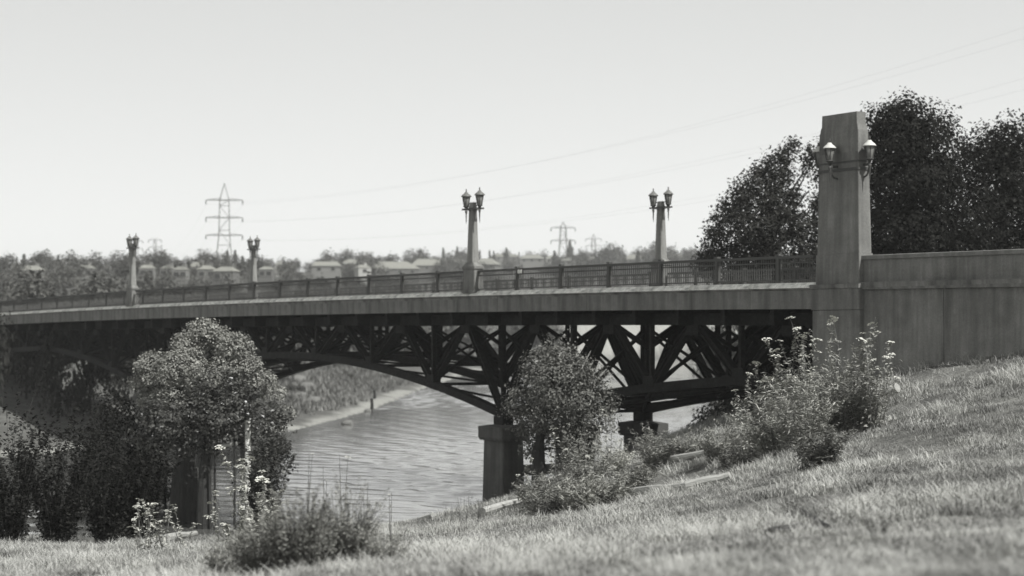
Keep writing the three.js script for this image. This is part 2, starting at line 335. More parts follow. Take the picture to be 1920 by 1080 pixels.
{
  // edge beams, cast in lengths
  const prof = [[0, 0], [0.42, 0], [0.42, 0.79], [-0.05, 0.79], [-0.05, 0.74], [0, 0.71]], cope = [[-0.09, 0.794], [0.42, 0.794], [0.42, 1.0], [0.1, 1.0], [-0.09, 0.82]];
  for (let s = -26.8; s < 126; s += 4) {
    const s1 = Math.min(s + 4, 127), r = rng(900 + s * 10), j = (r() - 0.5) * 0.012;
    part('edge_beam_panel', sweep(prof.map(([t, y]) => [t + j, y]), s + 0.012, s1 - 0.012, under, 2), MAT.concrete, bridge);
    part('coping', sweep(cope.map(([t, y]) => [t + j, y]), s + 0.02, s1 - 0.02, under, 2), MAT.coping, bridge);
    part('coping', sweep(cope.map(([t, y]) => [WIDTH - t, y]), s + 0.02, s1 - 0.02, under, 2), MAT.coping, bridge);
    part('edge_beam_panel', sweep(prof.map(([t, y]) => [WIDTH - t, y]), s + 0.012, s1 - 0.012, under, 2), MAT.concrete, bridge);
  }
  part('deck', sweep([[0.45, 0.3], [WIDTH - 0.45, 0.3], [WIDTH - 0.45, 0.86], [8.9, 0.86], [8.9, 0.70], [1.8, 0.70], [1.8, 0.86], [0.45, 0.86]], -31, 127, under, 4), MAT.asphalt, bridge);
  const TR = [1.25, 5.35, 9.45];
  const hsec = (p, q, w, d) => {                    // rolled section: two flanges and a web, web along the bridge plane
    const dir = V().copy(q).sub(p).normalize(), side = V(0, 0, 1), n = V().copy(dir).cross(side).normalize().multiplyScalar(d / 2 - 0.02);
    return merge([bar(V().copy(p).add(n), V().copy(q).add(n), w, 0.04), bar(V().copy(p).sub(n), V().copy(q).sub(n), w, 0.04), bar(p, q, 0.06, d - 0.09)]);
  };
  for (const t of TR) {
    part('top_chord', sweep(rect(t - 0.2, t + 0.2, -0.25, 0.25), S_RIGHT, S_LEFT, topY, 3), MAT.steel, bridge);
    for (const [a, b] of [[S_RIGHT, -1.2], [-1.2, 50], [50, 101.2], [101.2, S_LEFT]])
      part('bottom_chord', sweep(rect(t - 0.21, t + 0.21, -0.19, 0.19), a, b, chordY, 2), MAT.steel, bridge);
  }
  const spans = [[-1.2, -27, 4], [-1.2, 50, 7], [50, 101.2, 7], [101.2, 127, 4]];
  for (const [a, b, n] of spans) {
    const nodes = [], tops = [];
    for (let k = 0; k <= n; k++) nodes.push(lerp(a, b, k / n));
    for (let k = 0; k < n; k++) tops.push(lerp(a, b, (k + 0.5) / n));
    for (const t of TR) {
      for (let k = 0; k < n; k++) {
        part('diagonal', hsec(L(nodes[k], chordY(nodes[k]), t), L(tops[k], topY(tops[k]), t), 0.30, 0.30), MAT.steel, bridge);
        part('diagonal', hsec(L(nodes[k + 1], chordY(nodes[k + 1]), t), L(tops[k], topY(tops[k]), t), 0.30, 0.30), MAT.steel, bridge);
        // gusset plate at the top joint
        part('gusset_plate', box(0.85, 0.5, 0.32, -tops[k], topY(tops[k]) - 0.42, -t), MAT.steel, bridge);
      }
      for (let k = 0; k <= n; k++) {
        part('upright', bar(L(nodes[k], chordY(nodes[k]), t), L(nodes[k], topY(nodes[k]), t), 0.2, 0.18), MAT.steel, bridge);
        part('gusset_plate', box(0.75, 0.42, 0.44, -nodes[k], chordY(nodes[k]) + 0.3, -t), MAT.steel, bridge);
      }
    }
    for (const s of [...nodes, ...tops]) part('floor_beam', sweep(rect(0.3, WIDTH - 0.3, -0.62, 0.28), s - 0.14, s + 0.14, (q) => under(q), 1), MAT.steel, bridge);
    for (let k = 0; k <= n; k++) for (const [t0, t1] of [[TR[0], TR[1]], [TR[1], TR[2]]]) {
      const s = nodes[k], y0 = chordY(s) + 0.15, y1 = topY(s) - 0.5;
      part('sway_brace', merge([bar(L(s, y0, t0), L(s, y1, t1), 0.13), bar(L(s + 0.02, y1, t0), L(s + 0.02, y0, t1), 0.11), bar(L(s, chordY(s), t0), L(s, chordY(s), t1), 0.16)]), MAT.steel, bridge);
    }
    for (const s of tops) for (const [t0, t1] of [[TR[0], TR[1]], [TR[1], TR[2]]]) part('knee_brace', merge([bar(L(s, topY(s) - 1.3, (t0 + t1) / 2), L(s, topY(s) - 0.1, t0), 0.16), bar(L(s, topY(s) - 1.3, (t0 + t1) / 2), L(s, topY(s) - 0.1, t1), 0.16)]), MAT.steel, bridge);
    for (let k = 0; k < n; k++) for (const [t0, t1] of [[TR[0], TR[1]], [TR[1], TR[2]]]) {
      const s0 = nodes[k], s1 = nodes[k + 1], y0 = chordY(s0), y1 = chordY(s1);
      part('lateral_brace', merge([bar(L(s0, y0, t0), L(s1, y1, t1), 0.13), bar(L(s0, y0 - 0.05, t1), L(s1, y1 - 0.05, t0), 0.11)]), MAT.steel, bridge);
    }
  }
  for (const t of [2.6, 3.9, 6.7, 8.0]) part('stringer', sweep(rect(t - 0.12, t + 0.12, 0.0, 0.29), S_RIGHT, S_LEFT, under, 4), MAT.steel, bridge);
  // piers: a column with a cap under every truss
  for (const s of PIERS) for (const t of TR) {
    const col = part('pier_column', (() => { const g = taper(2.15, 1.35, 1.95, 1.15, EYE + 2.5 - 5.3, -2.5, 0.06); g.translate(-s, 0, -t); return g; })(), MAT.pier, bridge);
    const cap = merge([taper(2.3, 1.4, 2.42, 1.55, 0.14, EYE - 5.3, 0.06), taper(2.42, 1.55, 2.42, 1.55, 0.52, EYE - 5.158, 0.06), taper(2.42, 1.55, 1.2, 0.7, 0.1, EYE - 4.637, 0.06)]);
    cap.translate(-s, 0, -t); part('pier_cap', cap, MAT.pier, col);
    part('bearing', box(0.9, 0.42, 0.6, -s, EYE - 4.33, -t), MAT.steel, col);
  }
  for (const s of [-1.2, 50, 101.2]) part('pier_strut', merge([bar(L(s, 1.6, TR[0]), L(s, 1.6, TR[1]), 0.5), bar(L(s, 1.6, TR[1]), L(s, 1.6, TR[2]), 0.5)]), MAT.concrete, bridge);
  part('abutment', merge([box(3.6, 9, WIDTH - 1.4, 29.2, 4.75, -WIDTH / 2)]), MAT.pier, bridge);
  part('abutment', merge([box(3.6, 9, WIDTH, -129.2, 3.2, -WIDTH / 2)]), MAT.concrete, bridge);
}

// railings, one thing per stretch between the posts
function railing(s0, s1, near, label) {
  const g = thing('bridge_railing', label, 'railing', 0); seat(g, 0, 0, 0);
  const t = near ? 0.2 : WIDTH - 0.2;
  part('top_rail', sweep(rect(t - 0.075, t + 0.075, 0.99, 1.09), s0, s1, deckTop, 2), MAT.rail, g);
  part('middle_rail', sweep(rect(t - 0.03, t + 0.03, 0.80, 0.85), s0, s1, deckTop, 2), MAT.rail, g);
  part('bottom_rail', sweep(rect(t - 0.035, t + 0.035, 0.13, 0.18), s0, s1, deckTop, 2), MAT.rail, g);
  const bal = [];
  for (let s = Math.ceil(s0 / 4) * 4; s <= s1; s += 4) if (s > s0 + 0.4 && s < s1 - 0.4) {
    const b = merge([box(0.17, 1.02, 0.14, 0, 0.505, 0), box(0.23, 0.09, 0.2, 0, 0.045, 0), box(0.21, 0.07, 0.18, 0, 1.115, 0)]);
    b.translate(-(s - 0.35 + 0), deckTop(s) + 0.02, -t); part('rail_post', b, MAT.rail, g);
  }
  for (let s = s0 + 0.1; s < s1; s += 0.15) { const y = deckTop(s); bal.push(box(0.03, 0.84, 0.026, -s, y + 0.59, -t)); }
  const m = part('baluster', merge(bal), MAT.rail, g); m.userData.kind = 'stuff';
  return g;
}
railing(-26.5, -0.62, true, 'near dark iron railing between the tall concrete pillar and the middle lamp post');
railing(0.62, 49.2, true, 'near dark iron railing over the arched span left of the middle lamp post');
railing(50.6, 100.4, true, 'near dark iron railing running off past the left edge lamp post');
railing(-26.5, -2.0, false, 'far side iron railing between the right lamp post and the tree');
railing(-0.9, 51.6, false, 'far side iron railing between the two far lamp posts');
railing(53.2, 100.4, false, 'far side iron railing beyond the small left lamp post');

// lamp posts with two lanterns on a cross arm
const lathe = (pts, n = 8) => new THREE.LatheGeometry(pts.map(([r, y]) => new THREE.Vector2(r, y)), n).toNonIndexed();
const cageGeo = (() => { const l = []; for (let k = 0; k < 6; k++) { const a = (k + 0.5) / 6 * Math.PI * 2; l.push(bar(V(Math.cos(a) * 0.112, 0.06, Math.sin(a) * 0.112), V(Math.cos(a) * 0.187, 0.46, Math.sin(a) * 0.187), 0.022)); } return merge(l); })();
const glassGeo = lathe([[0.001, 0.05], [0.10, 0.06], [0.172, 0.46], [0.001, 0.47]], 6);
const capGeo = lathe([[0.001, 0.45], [0.225, 0.46], [0.225, 0.485], [0.17, 0.55], [0.10, 0.60], [0.06, 0.66], [0.001, 0.67]], 12);
const finialGeo = lathe([[0.001, 0.66], [0.03, 0.67], [0.018, 0.71], [0.036, 0.745], [0.001, 0.82]], 8);
const cupGeo = lathe([[0.001, -0.1], [0.05, -0.09], [0.06, -0.02], [0.13, 0.03], [0.13, 0.062], [0.001, 0.062]], 10);
const pendantGeo = lathe([[0.001, -0.72], [0.018, -0.6], [0.03, -0.3], [0.05, -0.2], [0.06, -0.14], [0.001, -0.12]], 8);
function lantern(parent, x, y, z, k, capMat) {
  const glass = part('lantern', glassGeo, MAT.lampGlass, parent); glass.position.set(x, y, z); glass.scale.setScalar(k);
  part('cage', cageGeo, MAT.iron, glass); part('cap', capGeo, capMat, glass); part('finial', finialGeo, MAT.iron, glass); part('cup', cupGeo, MAT.iron, glass); part('pendant', pendantGeo, MAT.iron, glass);
  return glass;
}
function lampPost(label) {
  const g = thing('lamp_post', label, 'lamp post');
  part('pedestal', merge([taper(1.3, 0.62, 1.3, 0.62, 0.16, 0.0, 0.03), taper(1.2, 0.52, 1.16, 0.5, 1.02, 0.163, 0.03), taper(1.26, 0.58, 1.26, 0.58, 0.12, 1.186, 0.03), taper(1.2, 0.52, 0.76, 0.38, 0.2, 1.309, 0.03)]), MAT.concrete, g);
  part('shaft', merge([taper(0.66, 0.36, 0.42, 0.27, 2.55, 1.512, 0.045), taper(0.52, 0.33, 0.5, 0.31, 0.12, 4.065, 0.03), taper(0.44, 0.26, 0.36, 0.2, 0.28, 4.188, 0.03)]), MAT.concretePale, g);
  part('cross_arm', merge([bar(V(-0.72, 4.15, 0.2), V(0.72, 4.15, 0.2), 0.06, 0.08), bar(V(-0.72, 4.15, -0.2), V(0.72, 4.15, -0.2), 0.06, 0.08), bar(V(-0.68, 4.15, -0.2), V(-0.68, 4.15, 0.2), 0.06, 0.08), bar(V(0.68, 4.15, -0.2), V(0.68, 4.15, 0.2), 0.06, 0.08),
    tube([[-0.58, 4.2, 0], [-0.42, 4.42, 0], [-0.2, 4.4, 0]], 0.025, 0.025, 6), tube([[0.58, 4.2, 0], [0.42, 4.42, 0], [0.2, 4.4, 0]], 0.025, 0.025, 6)]), MAT.iron, g);
  for (const x of [-0.68, 0.68]) lantern(g, x, 4.25, 0, 1.16, MAT.lampCap);
  return g;
}
const post0 = seat(lampPost('largest twin lantern lamp post on the near railing above the river pier'), 0, deckTop(0) - 0.02, 0.2);
seat(copy(post0, 'twin lantern lamp post on the far railing beside the big dark tree'), -1.3, deckTop(0) + 0.3, WIDTH - 0.2);
seat(copy(post0, 'small twin lantern lamp post just right of the big transmission tower'), 52.5, deckTop(52) + 0.2, WIDTH - 0.2);
seat(copy(post0, 'lamp post on the near railing left of the big transmission tower'), 50, deckTop(50) - 0.02, 0.2);

// the tall concrete pillar at the end of the bridge
{
  const g = thing('bridge_pillar', 'tall tapering concrete pillar with lanterns at the right end of the bridge', 'pillar');
  const y0 = deckTop(-28.05); seat(g, -28.05, 0, 0.36);
  part('plinth', merge([taper(2.74, 0.9, 2.7, 0.88, y0 - 1.0 - 4.5, 4.5, 0.05), taper(2.78, 0.94, 2.78, 0.94, 0.78, y0 - 0.985, 0.04), taper(2.86, 1.02, 2.86, 1.02, 0.16, y0 - 0.2, 0.03)]), MAT.concrete, g);
  const shaft = part('shaft', merge([taper(2.50, 0.67, 2.48, 0.66, 1.1, y0 - 0.03, 0.02), taper(2.40, 0.60, 2.22, 0.49, 4.52, y0 + 1.075, 0.02)]), MAT.concrete, g);
  part('shaft_head', merge([taper(2.18, 0.47, 2.1, 0.45, 0.2, y0 + 5.598, 0.02), taper(2.04, 0.43, 2.0, 0.42, 0.46, y0 + 5.802, 0.02)]), MAT.concrete, shaft);
  part('bracket_band', merge([taper(2.36, 0.60, 2.36, 0.60, 0.1, y0 + 4.12, 0.03), taper(2.33, 0.57, 2.33, 0.57, 0.06, y0 + 4.42, 0.03)]), MAT.iron, g);
  const arm = (x, z) => { const n = V(x, 0, z).normalize(), x0 = Math.abs(x) > 1 ? n.x * 1.06 : x, z0 = Math.abs(x) > 1 ? 0 : n.z * 0.22; return merge([bar(V(x0, y0 + 4.3, z0), V(x, y0 + 4.3, z), 0.07, 0.09), tube([[x0, y0 + 3.85, z0], [lerp(x0, x, 0.6), y0 + 3.91, lerp(z0, z, 0.6)], [x, y0 + 4.3, z]], 0.035, 0.03, 6)]); };
  for (const [x, z] of [[-0.05, 0.62], [-1.42, 0.0], [1.46, 0.0], [0.05, -0.62]]) { part('bracket', arm(x, z), MAT.iron, g); lantern(g, x, y0 + 4.45, z, 1.1, MAT.whiteCap); }
}
// solid parapet and wing wall beyond the pillar
{
  const g = thing('approach_wall', 'solid concrete parapet and wing wall on the approach right of the tall pillar', 'wall');
  seat(g, 0, 0, 0);
  part('parapet', sweep(rect(0.22, 0.5, 0.02, 0.84), -70, -29.1, deckTop, 4), MAT.concrete, g);
  part('coping', sweep([[0.14, 0.842], [0.58, 0.842], [0.58, 0.98], [0.5, 1.0], [0.22, 1.0], [0.14, 0.98]], -70, -29.15, deckTop, 4), MAT.concrete, g);
  part('string_course', sweep([[0.02, -0.25], [0.6, -0.25], [0.6, 0.018], [0.02, 0.018], [0.02, -0.02]], -70, -29.2, deckTop, 4), MAT.concrete, g);
  for (let s = -33.6; s > -70; s -= 4) part('wall_panel', sweep(rect(0.14, 0.62, -8.2, -0.252), s + 0.01, s < -34 ? s + 3.98 : -29.25, deckTop, 4), MAT.concrete, g);
}
// small white plate that shines on the railing
{
  const p = solo('railing_sign', merge([box(0.36, 0.14, 0.02), box(0.04, 0.2, 0.03, -0.12, 0, -0.03), box(0.04, 0.2, 0.03, 0.12, 0, -0.03)]), MAT.white, 'small blank white plate on the near railing right of the middle lamp post', 'sign');
  seat(p, -4.75, deckTop(-4.75) + 0.93, 0.08);
}
// ---------------------------------------------------------------- leaves
class Leaves {
  constructor(seed) { this.p = []; this.c = []; this.i = []; this.n = []; this.r = rng(seed); }
  leaf(x, y, z, nx, ny, nz, len, wid, tone) {
    const r = this.r; let ax = r() - 0.5, ay = r() - 0.5, az = r() - 0.5;
    let l = Math.hypot(nx, ny, nz) || 1; nx /= l; ny /= l; nz /= l;
    const k = ax * nx + ay * ny + az * nz; ax -= k * nx; ay -= k * ny; az -= k * nz; l = Math.hypot(ax, ay, az) || 1; ax /= l; ay /= l; az /= l;
    const bx = ny * az - nz * ay, by = nz * ax - nx * az, bz = nx * ay - ny * ax, h = len / 2, w = wid / 2, q = this.p.length / 3, f = wid * 0.18;
    this.p.push(x - ax * h, y - ay * h, z - az * h, x + bx * w + nx * f, y + by * w + ny * f, z + bz * w + nz * f, x + ax * h, y + ay * h, z + az * h, x - bx * w + nx * f, y - by * w + ny * f, z - bz * w + nz * f);
    for (let m = 0; m < 4; m++) this.c.push(tone, tone, tone * 0.97);
    this.i.push(q, q + 1, q + 2, q, q + 2, q + 3);
  }
  // leaves through the outer part of an ellipsoid with a lumpy outline
  clump(x, y, z, rx, ry, rz, n, len, o = {}) {
    const r = this.r, inner = o.inner ?? 0.5, up = o.up ?? 0.35, wid = o.wid ?? 0.6, ph = r() * 100, lump = o.lump ?? 0.3;
    const per = o.sprig ?? 1; let left = 0, sp = null;
    for (let m = 0; m < n; m++) {
      if (left > 0) { left--; const e = len * (o.loose ?? 2.0), L1 = len * (0.6 + 0.8 * r()); this.leaf(sp[0] + (r() - 0.5) * 2 * e, sp[1] + (r() - 0.5) * 1.5 * e, sp[2] + (r() - 0.5) * 2 * e, sp[3] * 0.6 + (r() - 0.5) * 1.3, sp[4] * 0.6 + up + (r() - 0.5) * 1.3, sp[5] * 0.6 + (r() - 0.5) * 1.3, L1, L1 * wid * (0.7 + 0.6 * r()), sp[6] * (0.75 + 0.5 * r())); continue; }
      const a = r() * Math.PI * 2, cz = r() * 2 - 1, s = Math.sqrt(1 - cz * cz), dx = s * Math.cos(a), dz = s * Math.sin(a), dy = cz;
      if (o.flat && dy < -0.35 && r() < o.flat) continue;
      const lo = 1 - lump + 2 * lump * noise2(ph + dx * 2.6 + dy * 1.7, ph + dz * 2.6 - dy * 1.3);
      const q = (inner + (1 - inner) * Math.sqrt(r())) * lo * (r() < (o.strays ?? 0.06) ? 1 + (o.stray ?? 0.18) * r() : 1);
      const tone = (0.65 + 0.7 * r()) * (0.85 + 0.3 * noise2(ph + dx * 5, ph + dz * 5 + dy * 5));
      const L0 = len * (0.6 + 0.8 * r());
      sp = [x + dx * rx * q, y + dy * ry * q, z + dz * rz * q, dx, dy, dz, tone]; left = per - 1;
      this.leaf(x + dx * rx * q, y + dy * ry * q, z + dz * rz * q, dx * 0.8 + (r() - 0.5) * 1.3, dy * 0.8 + up + (r() - 0.5) * 1.3, dz * 0.8 + (r() - 0.5) * 1.3, L0, L0 * wid * (0.7 + 0.6 * r()), tone);
    }
  }
  geometry() {
    const g = new THREE.BufferGeometry();
    g.setAttribute('position', new THREE.Float32BufferAttribute(this.p, 3)); g.setAttribute('color', new THREE.Float32BufferAttribute(this.c, 3));
    g.setIndex(this.i); const f = g.toNonIndexed(); f.computeVertexNormals(); return f;
  }
}
// thin curved stalk as a three-sided tube
function stalk(out, p, dir, len, r0, bend, rnd, seg = 4) {
  const pts = []; const q = p.clone(), d = dir.clone().normalize();
  for (let i = 0; i <= seg; i++) { pts.push(q.clone()); q.addScaledVector(d, len / seg); d.x += bend.x / seg; d.y += bend.y / seg; d.z += bend.z / seg; d.normalize(); }
  const rings = pts.map((c, i) => { const r = lerp(r0, r0 * 0.35, i / seg); return [0, 1, 2].map((k) => { const a = k * 2.094; return [c.x + Math.cos(a) * r, c.y, c.z - Math.sin(a) * r]; }); });
  out.push(loft(rings)); return pts;
}
function strip(g) { g.deleteAttribute('uv'); return g; }

// A leafy tree: clumps are [x, y, z, rx, ry, rz] about the foot of the trunk
function tree(name, label, foot, clumps, o) {
  const g = thing(name, label, o.category ?? 'tree', o.group); g.position.copy(foot);
  const r = rng(o.seed), lv = new Leaves(o.seed + 1);
  for (const [x, y, z, rx, ry, rz] of clumps) lv.clump(x, y, z, rx, ry, rz, Math.round((o.density ?? 260) * (rx * ry + ry * rz + rx * rz) / 3 * 4), o.leaf ?? 0.16, o);
  part('crown', lv.geometry(), leafMat(o.tone ?? 0.08), g);
  const wood = [], tr = o.trunk ?? 0.2, th = o.fork ?? 1.5;
  if (o.trunk !== 0) {
    const lean = o.lean ?? 0;
    wood.push(tube([[0, -0.4, 0], [lean * 0.3, th * 0.5, 0.05], [lean, th, 0]], tr * 1.25, tr * 0.85, 8));
    const ym = clumps.reduce((m, c) => Math.max(m, c[1]), 0), cx = clumps.reduce((m, c) => m + c[0], 0) / clumps.length, spine = (y) => V(lerp(lean, cx, clamp((y - th) / (ym - th), 0, 1) * 0.8), y, 0.1 * Math.sin(y));
    wood.push(tube([spine(th - 0.1), spine(lerp(th, ym, 0.3)), spine(lerp(th, ym, 0.6)), spine(lerp(th, ym, 0.85))], tr * 0.8, tr * 0.12, 6));
    for (const [x, y, z, rx, ry] of clumps) { const y0 = Math.max(th - 0.2, Math.min(y - 0.3, lerp(th, y, 0.55 + 0.3 * r()))), q = spine(y0), sx = (r() - 0.5) * 0.6, e = lerp(0.6, 0.9, r()); wood.push(tube([q, [lerp(q.x, x, 0.4) + sx, lerp(y0, y, 0.35) + 0.2 * r(), z * 0.4 + sx * 0.4], [lerp(q.x, x, e), lerp(y0, y, e), z * e]], tr * 0.28, tr * 0.05, 5)); }
    part('trunk', merge(wood), o.bark ?? MAT.bark, g);
  }
  return g;
}
// clumps from pixels: [px, py, radius in px, depth offset in m] seen at distance d, about the foot
function clumpsAt(list, foot, d, squash = 0.9) { return list.map(([px, py, rp, dz = 0, q = squash]) => { const D = d + dz, p = at(px, py, D).sub(foot), r = rp * D / F; return [p.x, p.y, p.z, r, r * q, r]; }); }

// ---- large rounded tree at the left, lit top and shaded middle coloured in
{
  const d = 87, foot = onGround(348, d); foot.y = -0.2;
  tree('rounded_tree', 'big tree with pale rounded billowing top on the left bank before the bridge', foot, clumpsAt([
    [382, 626, 33, 0.4, 0.85], [350, 650, 28, 0.1], [412, 632, 20, 0.6], [440, 655, 33, -0.2, 0.95], [462, 690, 30, -0.1], [425, 690, 30, -0.3], [340, 692, 46, -0.8, 0.85], [380, 712, 38, -1.1, 0.8], [285, 688, 30, -0.1], [305, 712, 30, -0.5], [262, 722, 20, 0.2],
    [490, 716, 30, 0.2, 0.85], [512, 742, 24, 0.3], [330, 745, 44, -0.6, 0.7], [290, 752, 30, 0], [530, 778, 22, 0.5, 0.8], [400, 655, 24, 0.9], [430, 730, 34, 0.4], [365, 745, 40, 0.6],
  ], foot, d), { seed: 11, leaf: 0.085, density: 900, sprig: 6, loose: 1.6, tone: 0.27, trunk: 0.62, fork: 2.6, inner: 0.84, up: 0.7, lump: 0.14, wid: 0.85, flat: 0.9 });
  const d2 = 84.5, f2 = onGround(385, d2); f2.y = -0.2;  // added dark clumps whose leaf colour stands for shade inside the crown
  const dk = tree('shade_toned_tree', 'added dark glossy leaves coloured for the shade inside the pale rounded tree', f2, clumpsAt([
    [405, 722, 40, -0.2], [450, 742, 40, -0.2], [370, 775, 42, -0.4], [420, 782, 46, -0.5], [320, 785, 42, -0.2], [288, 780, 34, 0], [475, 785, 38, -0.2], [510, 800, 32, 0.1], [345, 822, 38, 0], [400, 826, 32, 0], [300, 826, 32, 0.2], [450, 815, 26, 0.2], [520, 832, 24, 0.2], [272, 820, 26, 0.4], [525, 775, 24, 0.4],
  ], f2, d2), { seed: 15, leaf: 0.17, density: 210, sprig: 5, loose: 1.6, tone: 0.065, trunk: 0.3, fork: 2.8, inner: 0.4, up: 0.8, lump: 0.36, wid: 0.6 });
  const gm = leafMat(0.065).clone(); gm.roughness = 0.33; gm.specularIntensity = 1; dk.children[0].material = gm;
}
// ---- dense dark bushes in the tree's shade at the water's edge
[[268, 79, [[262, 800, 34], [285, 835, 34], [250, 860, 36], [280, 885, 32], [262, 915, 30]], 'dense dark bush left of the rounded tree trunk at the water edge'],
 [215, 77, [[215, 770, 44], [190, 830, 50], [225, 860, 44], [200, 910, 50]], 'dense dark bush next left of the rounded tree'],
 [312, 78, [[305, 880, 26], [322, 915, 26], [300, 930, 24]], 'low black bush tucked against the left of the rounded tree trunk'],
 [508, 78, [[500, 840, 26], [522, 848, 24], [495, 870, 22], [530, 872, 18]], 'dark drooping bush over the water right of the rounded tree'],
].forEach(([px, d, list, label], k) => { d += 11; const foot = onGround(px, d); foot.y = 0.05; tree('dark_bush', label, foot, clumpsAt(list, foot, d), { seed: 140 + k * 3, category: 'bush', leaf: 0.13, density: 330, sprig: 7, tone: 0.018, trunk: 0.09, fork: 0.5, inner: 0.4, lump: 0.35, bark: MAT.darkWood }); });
// ---- tree at the pier
{
  const d = 83, foot = onGround(1010, d);
  tree('leafy_tree', 'leafy grey tree growing in front of the stone pier under the bridge', foot, clumpsAt([
    [1045, 662, 36, 0], [1010, 690, 38, 0.2], [1075, 690, 42, -0.4], [1040, 720, 52, -0.9], [1110, 715, 36, 0], [1000, 735, 42, 0.3], [975, 760, 34, 0.3], [1085, 755, 48, -0.7], [1130, 755, 24, 0.1], [1030, 775, 50, -0.5],
    [990, 800, 32, 0.4], [1075, 800, 45, -0.3], [1120, 790, 34, 0.2], [1000, 840, 24, 0.6], [1090, 840, 38, 0], [1050, 730, 50, 1.2], [1150, 752, 16, 0.2], [1030, 815, 34, 0.6],
  ], foot, d), { seed: 21, leaf: 0.12, density: 430, sprig: 7, tone: 0.14, bark: MAT.darkWood, trunk: 0.28, fork: 1.8, inner: 0.45, up: 0.5, lump: 0.34 });
}
// ---- big dark tree behind the bridge at the right, and the mass behind the pillar
{
  const d = 112, foot = onGround(1440, d);
  tree('dark_tree', 'big dark spreading tree with gaps of sky behind the railing, left of the pillar', foot, clumpsAt([
    [1488, 268, 13, 0], [1478, 288, 20, 0], [1456, 303, 22, 0], [1432, 322, 24, 0.3], [1470, 330, 26, -0.3], [1410, 343, 25, 0], [1445, 352, 30, -0.6], [1482, 366, 26, -0.4], [1388, 366, 26, 0], [1372, 392, 28, 0], [1416, 388, 36, -0.8], [1460, 400, 38, -1], [1352, 420, 26, 0],
    [1395, 425, 38, -1], [1440, 440, 44, -1.2], [1490, 430, 36, -0.6], [1336, 444, 20, 0], [1362, 460, 32, 0.2], [1405, 475, 40, -0.4], [1455, 485, 46, -0.8], [1505, 480, 40, 0], [1335, 478, 22, 1], [1325, 500, 24, 1.6], [1375, 505, 36, 0.4], [1520, 300, 16, 0.5], [1534, 282, 18, 0.5], [1512, 318, 12, 0.4], [1542, 330, 22, 0.6], [1538, 380, 26, 0.6], [1530, 420, 34, 0.5], [1548, 460, 40, 0.6],
    [1430, 560, 62, 0], [1500, 560, 62, 0], [1370, 560, 48, 0.5], [1550, 540, 60, 1], [1440, 525, 50, -0.6], [1500, 520, 50, -0.2],
  ], foot, d), { seed: 31, leaf: 0.17, density: 270, sprig: 8, loose: 2.2, strays: 0.1, stray: 0.24, tone: 0.042, bark: MAT.darkWood, trunk: 0.55, fork: 4.5, inner: 0.3, up: 0.3, lump: 0.5, wid: 0.7 });
  const d2 = 100, f2 = onGround(1720, d2);
  tree('dark_tree', 'tall black crowned tree mass directly behind and right of the pillar', f2, clumpsAt([
    [1660, 235, 40, 0], [1700, 225, 48, 0], [1640, 265, 26, 0], [1680, 280, 58, -1], [1740, 260, 60, 0], [1655, 330, 50, 0], [1710, 350, 70, -1], [1770, 330, 60, 0], [1660, 410, 60, 0], [1720, 430, 75, -1], [1790, 420, 70, 0], [1640, 470, 50, 0.5], [1700, 510, 75, 0], [1780, 510, 75, 0], [1620, 400, 30, 1.5], [1610, 480, 40, 1],
  ], f2, d2), { seed: 32, leaf: 0.17, density: 360, sprig: 9, loose: 2.4, strays: 0.1, stray: 0.24, tone: 0.022, bark: MAT.darkWood, trunk: 0.6, fork: 4.5, inner: 0.2, up: 0.3, lump: 0.46, wid: 0.7 });
  const d3 = 106, f3 = onGround(1880, d3);
  tree('dark_tree', 'dark tree at the right edge behind the approach wall', f3, clumpsAt([
    [1850, 290, 55, 0], [1900, 270, 60, 0], [1860, 370, 75, 0], [1930, 350, 80, 0], [1860, 460, 80, 0], [1940, 450, 80, 0], [1830, 520, 70, 0],
  ], f3, d3), { seed: 33, leaf: 0.18, density: 280, sprig: 9, loose: 2.4, strays: 0.1, stray: 0.24, tone: 0.024, bark: MAT.darkWood, trunk: 0.5, fork: 4.5, inner: 0.2, up: 0.3, lump: 0.46, wid: 0.7 });
}
// ---- undergrowth of dark bushes under and behind the right end of the bridge
{
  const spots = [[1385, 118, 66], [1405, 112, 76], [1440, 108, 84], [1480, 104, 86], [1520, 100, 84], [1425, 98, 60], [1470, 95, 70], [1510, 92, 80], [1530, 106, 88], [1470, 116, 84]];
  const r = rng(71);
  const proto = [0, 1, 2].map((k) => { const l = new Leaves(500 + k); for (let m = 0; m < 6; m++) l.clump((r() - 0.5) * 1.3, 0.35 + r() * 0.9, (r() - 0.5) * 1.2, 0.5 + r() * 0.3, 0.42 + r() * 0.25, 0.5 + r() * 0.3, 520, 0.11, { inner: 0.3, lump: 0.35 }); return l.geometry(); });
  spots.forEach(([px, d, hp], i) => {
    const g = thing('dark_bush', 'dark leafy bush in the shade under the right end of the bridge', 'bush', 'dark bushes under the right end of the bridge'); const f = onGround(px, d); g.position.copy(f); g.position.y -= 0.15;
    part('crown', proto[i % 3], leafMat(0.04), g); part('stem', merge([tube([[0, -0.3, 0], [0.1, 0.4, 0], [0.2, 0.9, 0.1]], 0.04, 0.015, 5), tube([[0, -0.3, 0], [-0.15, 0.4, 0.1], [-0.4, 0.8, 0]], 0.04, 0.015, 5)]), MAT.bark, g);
    const k = (HORIZON + 60 - 590) > 0 ? hp * 1.25 * d / F : 2; g.scale.set(k * 0.95, k, k * 0.95); g.rotation.y = i * 2.1;
  });
}

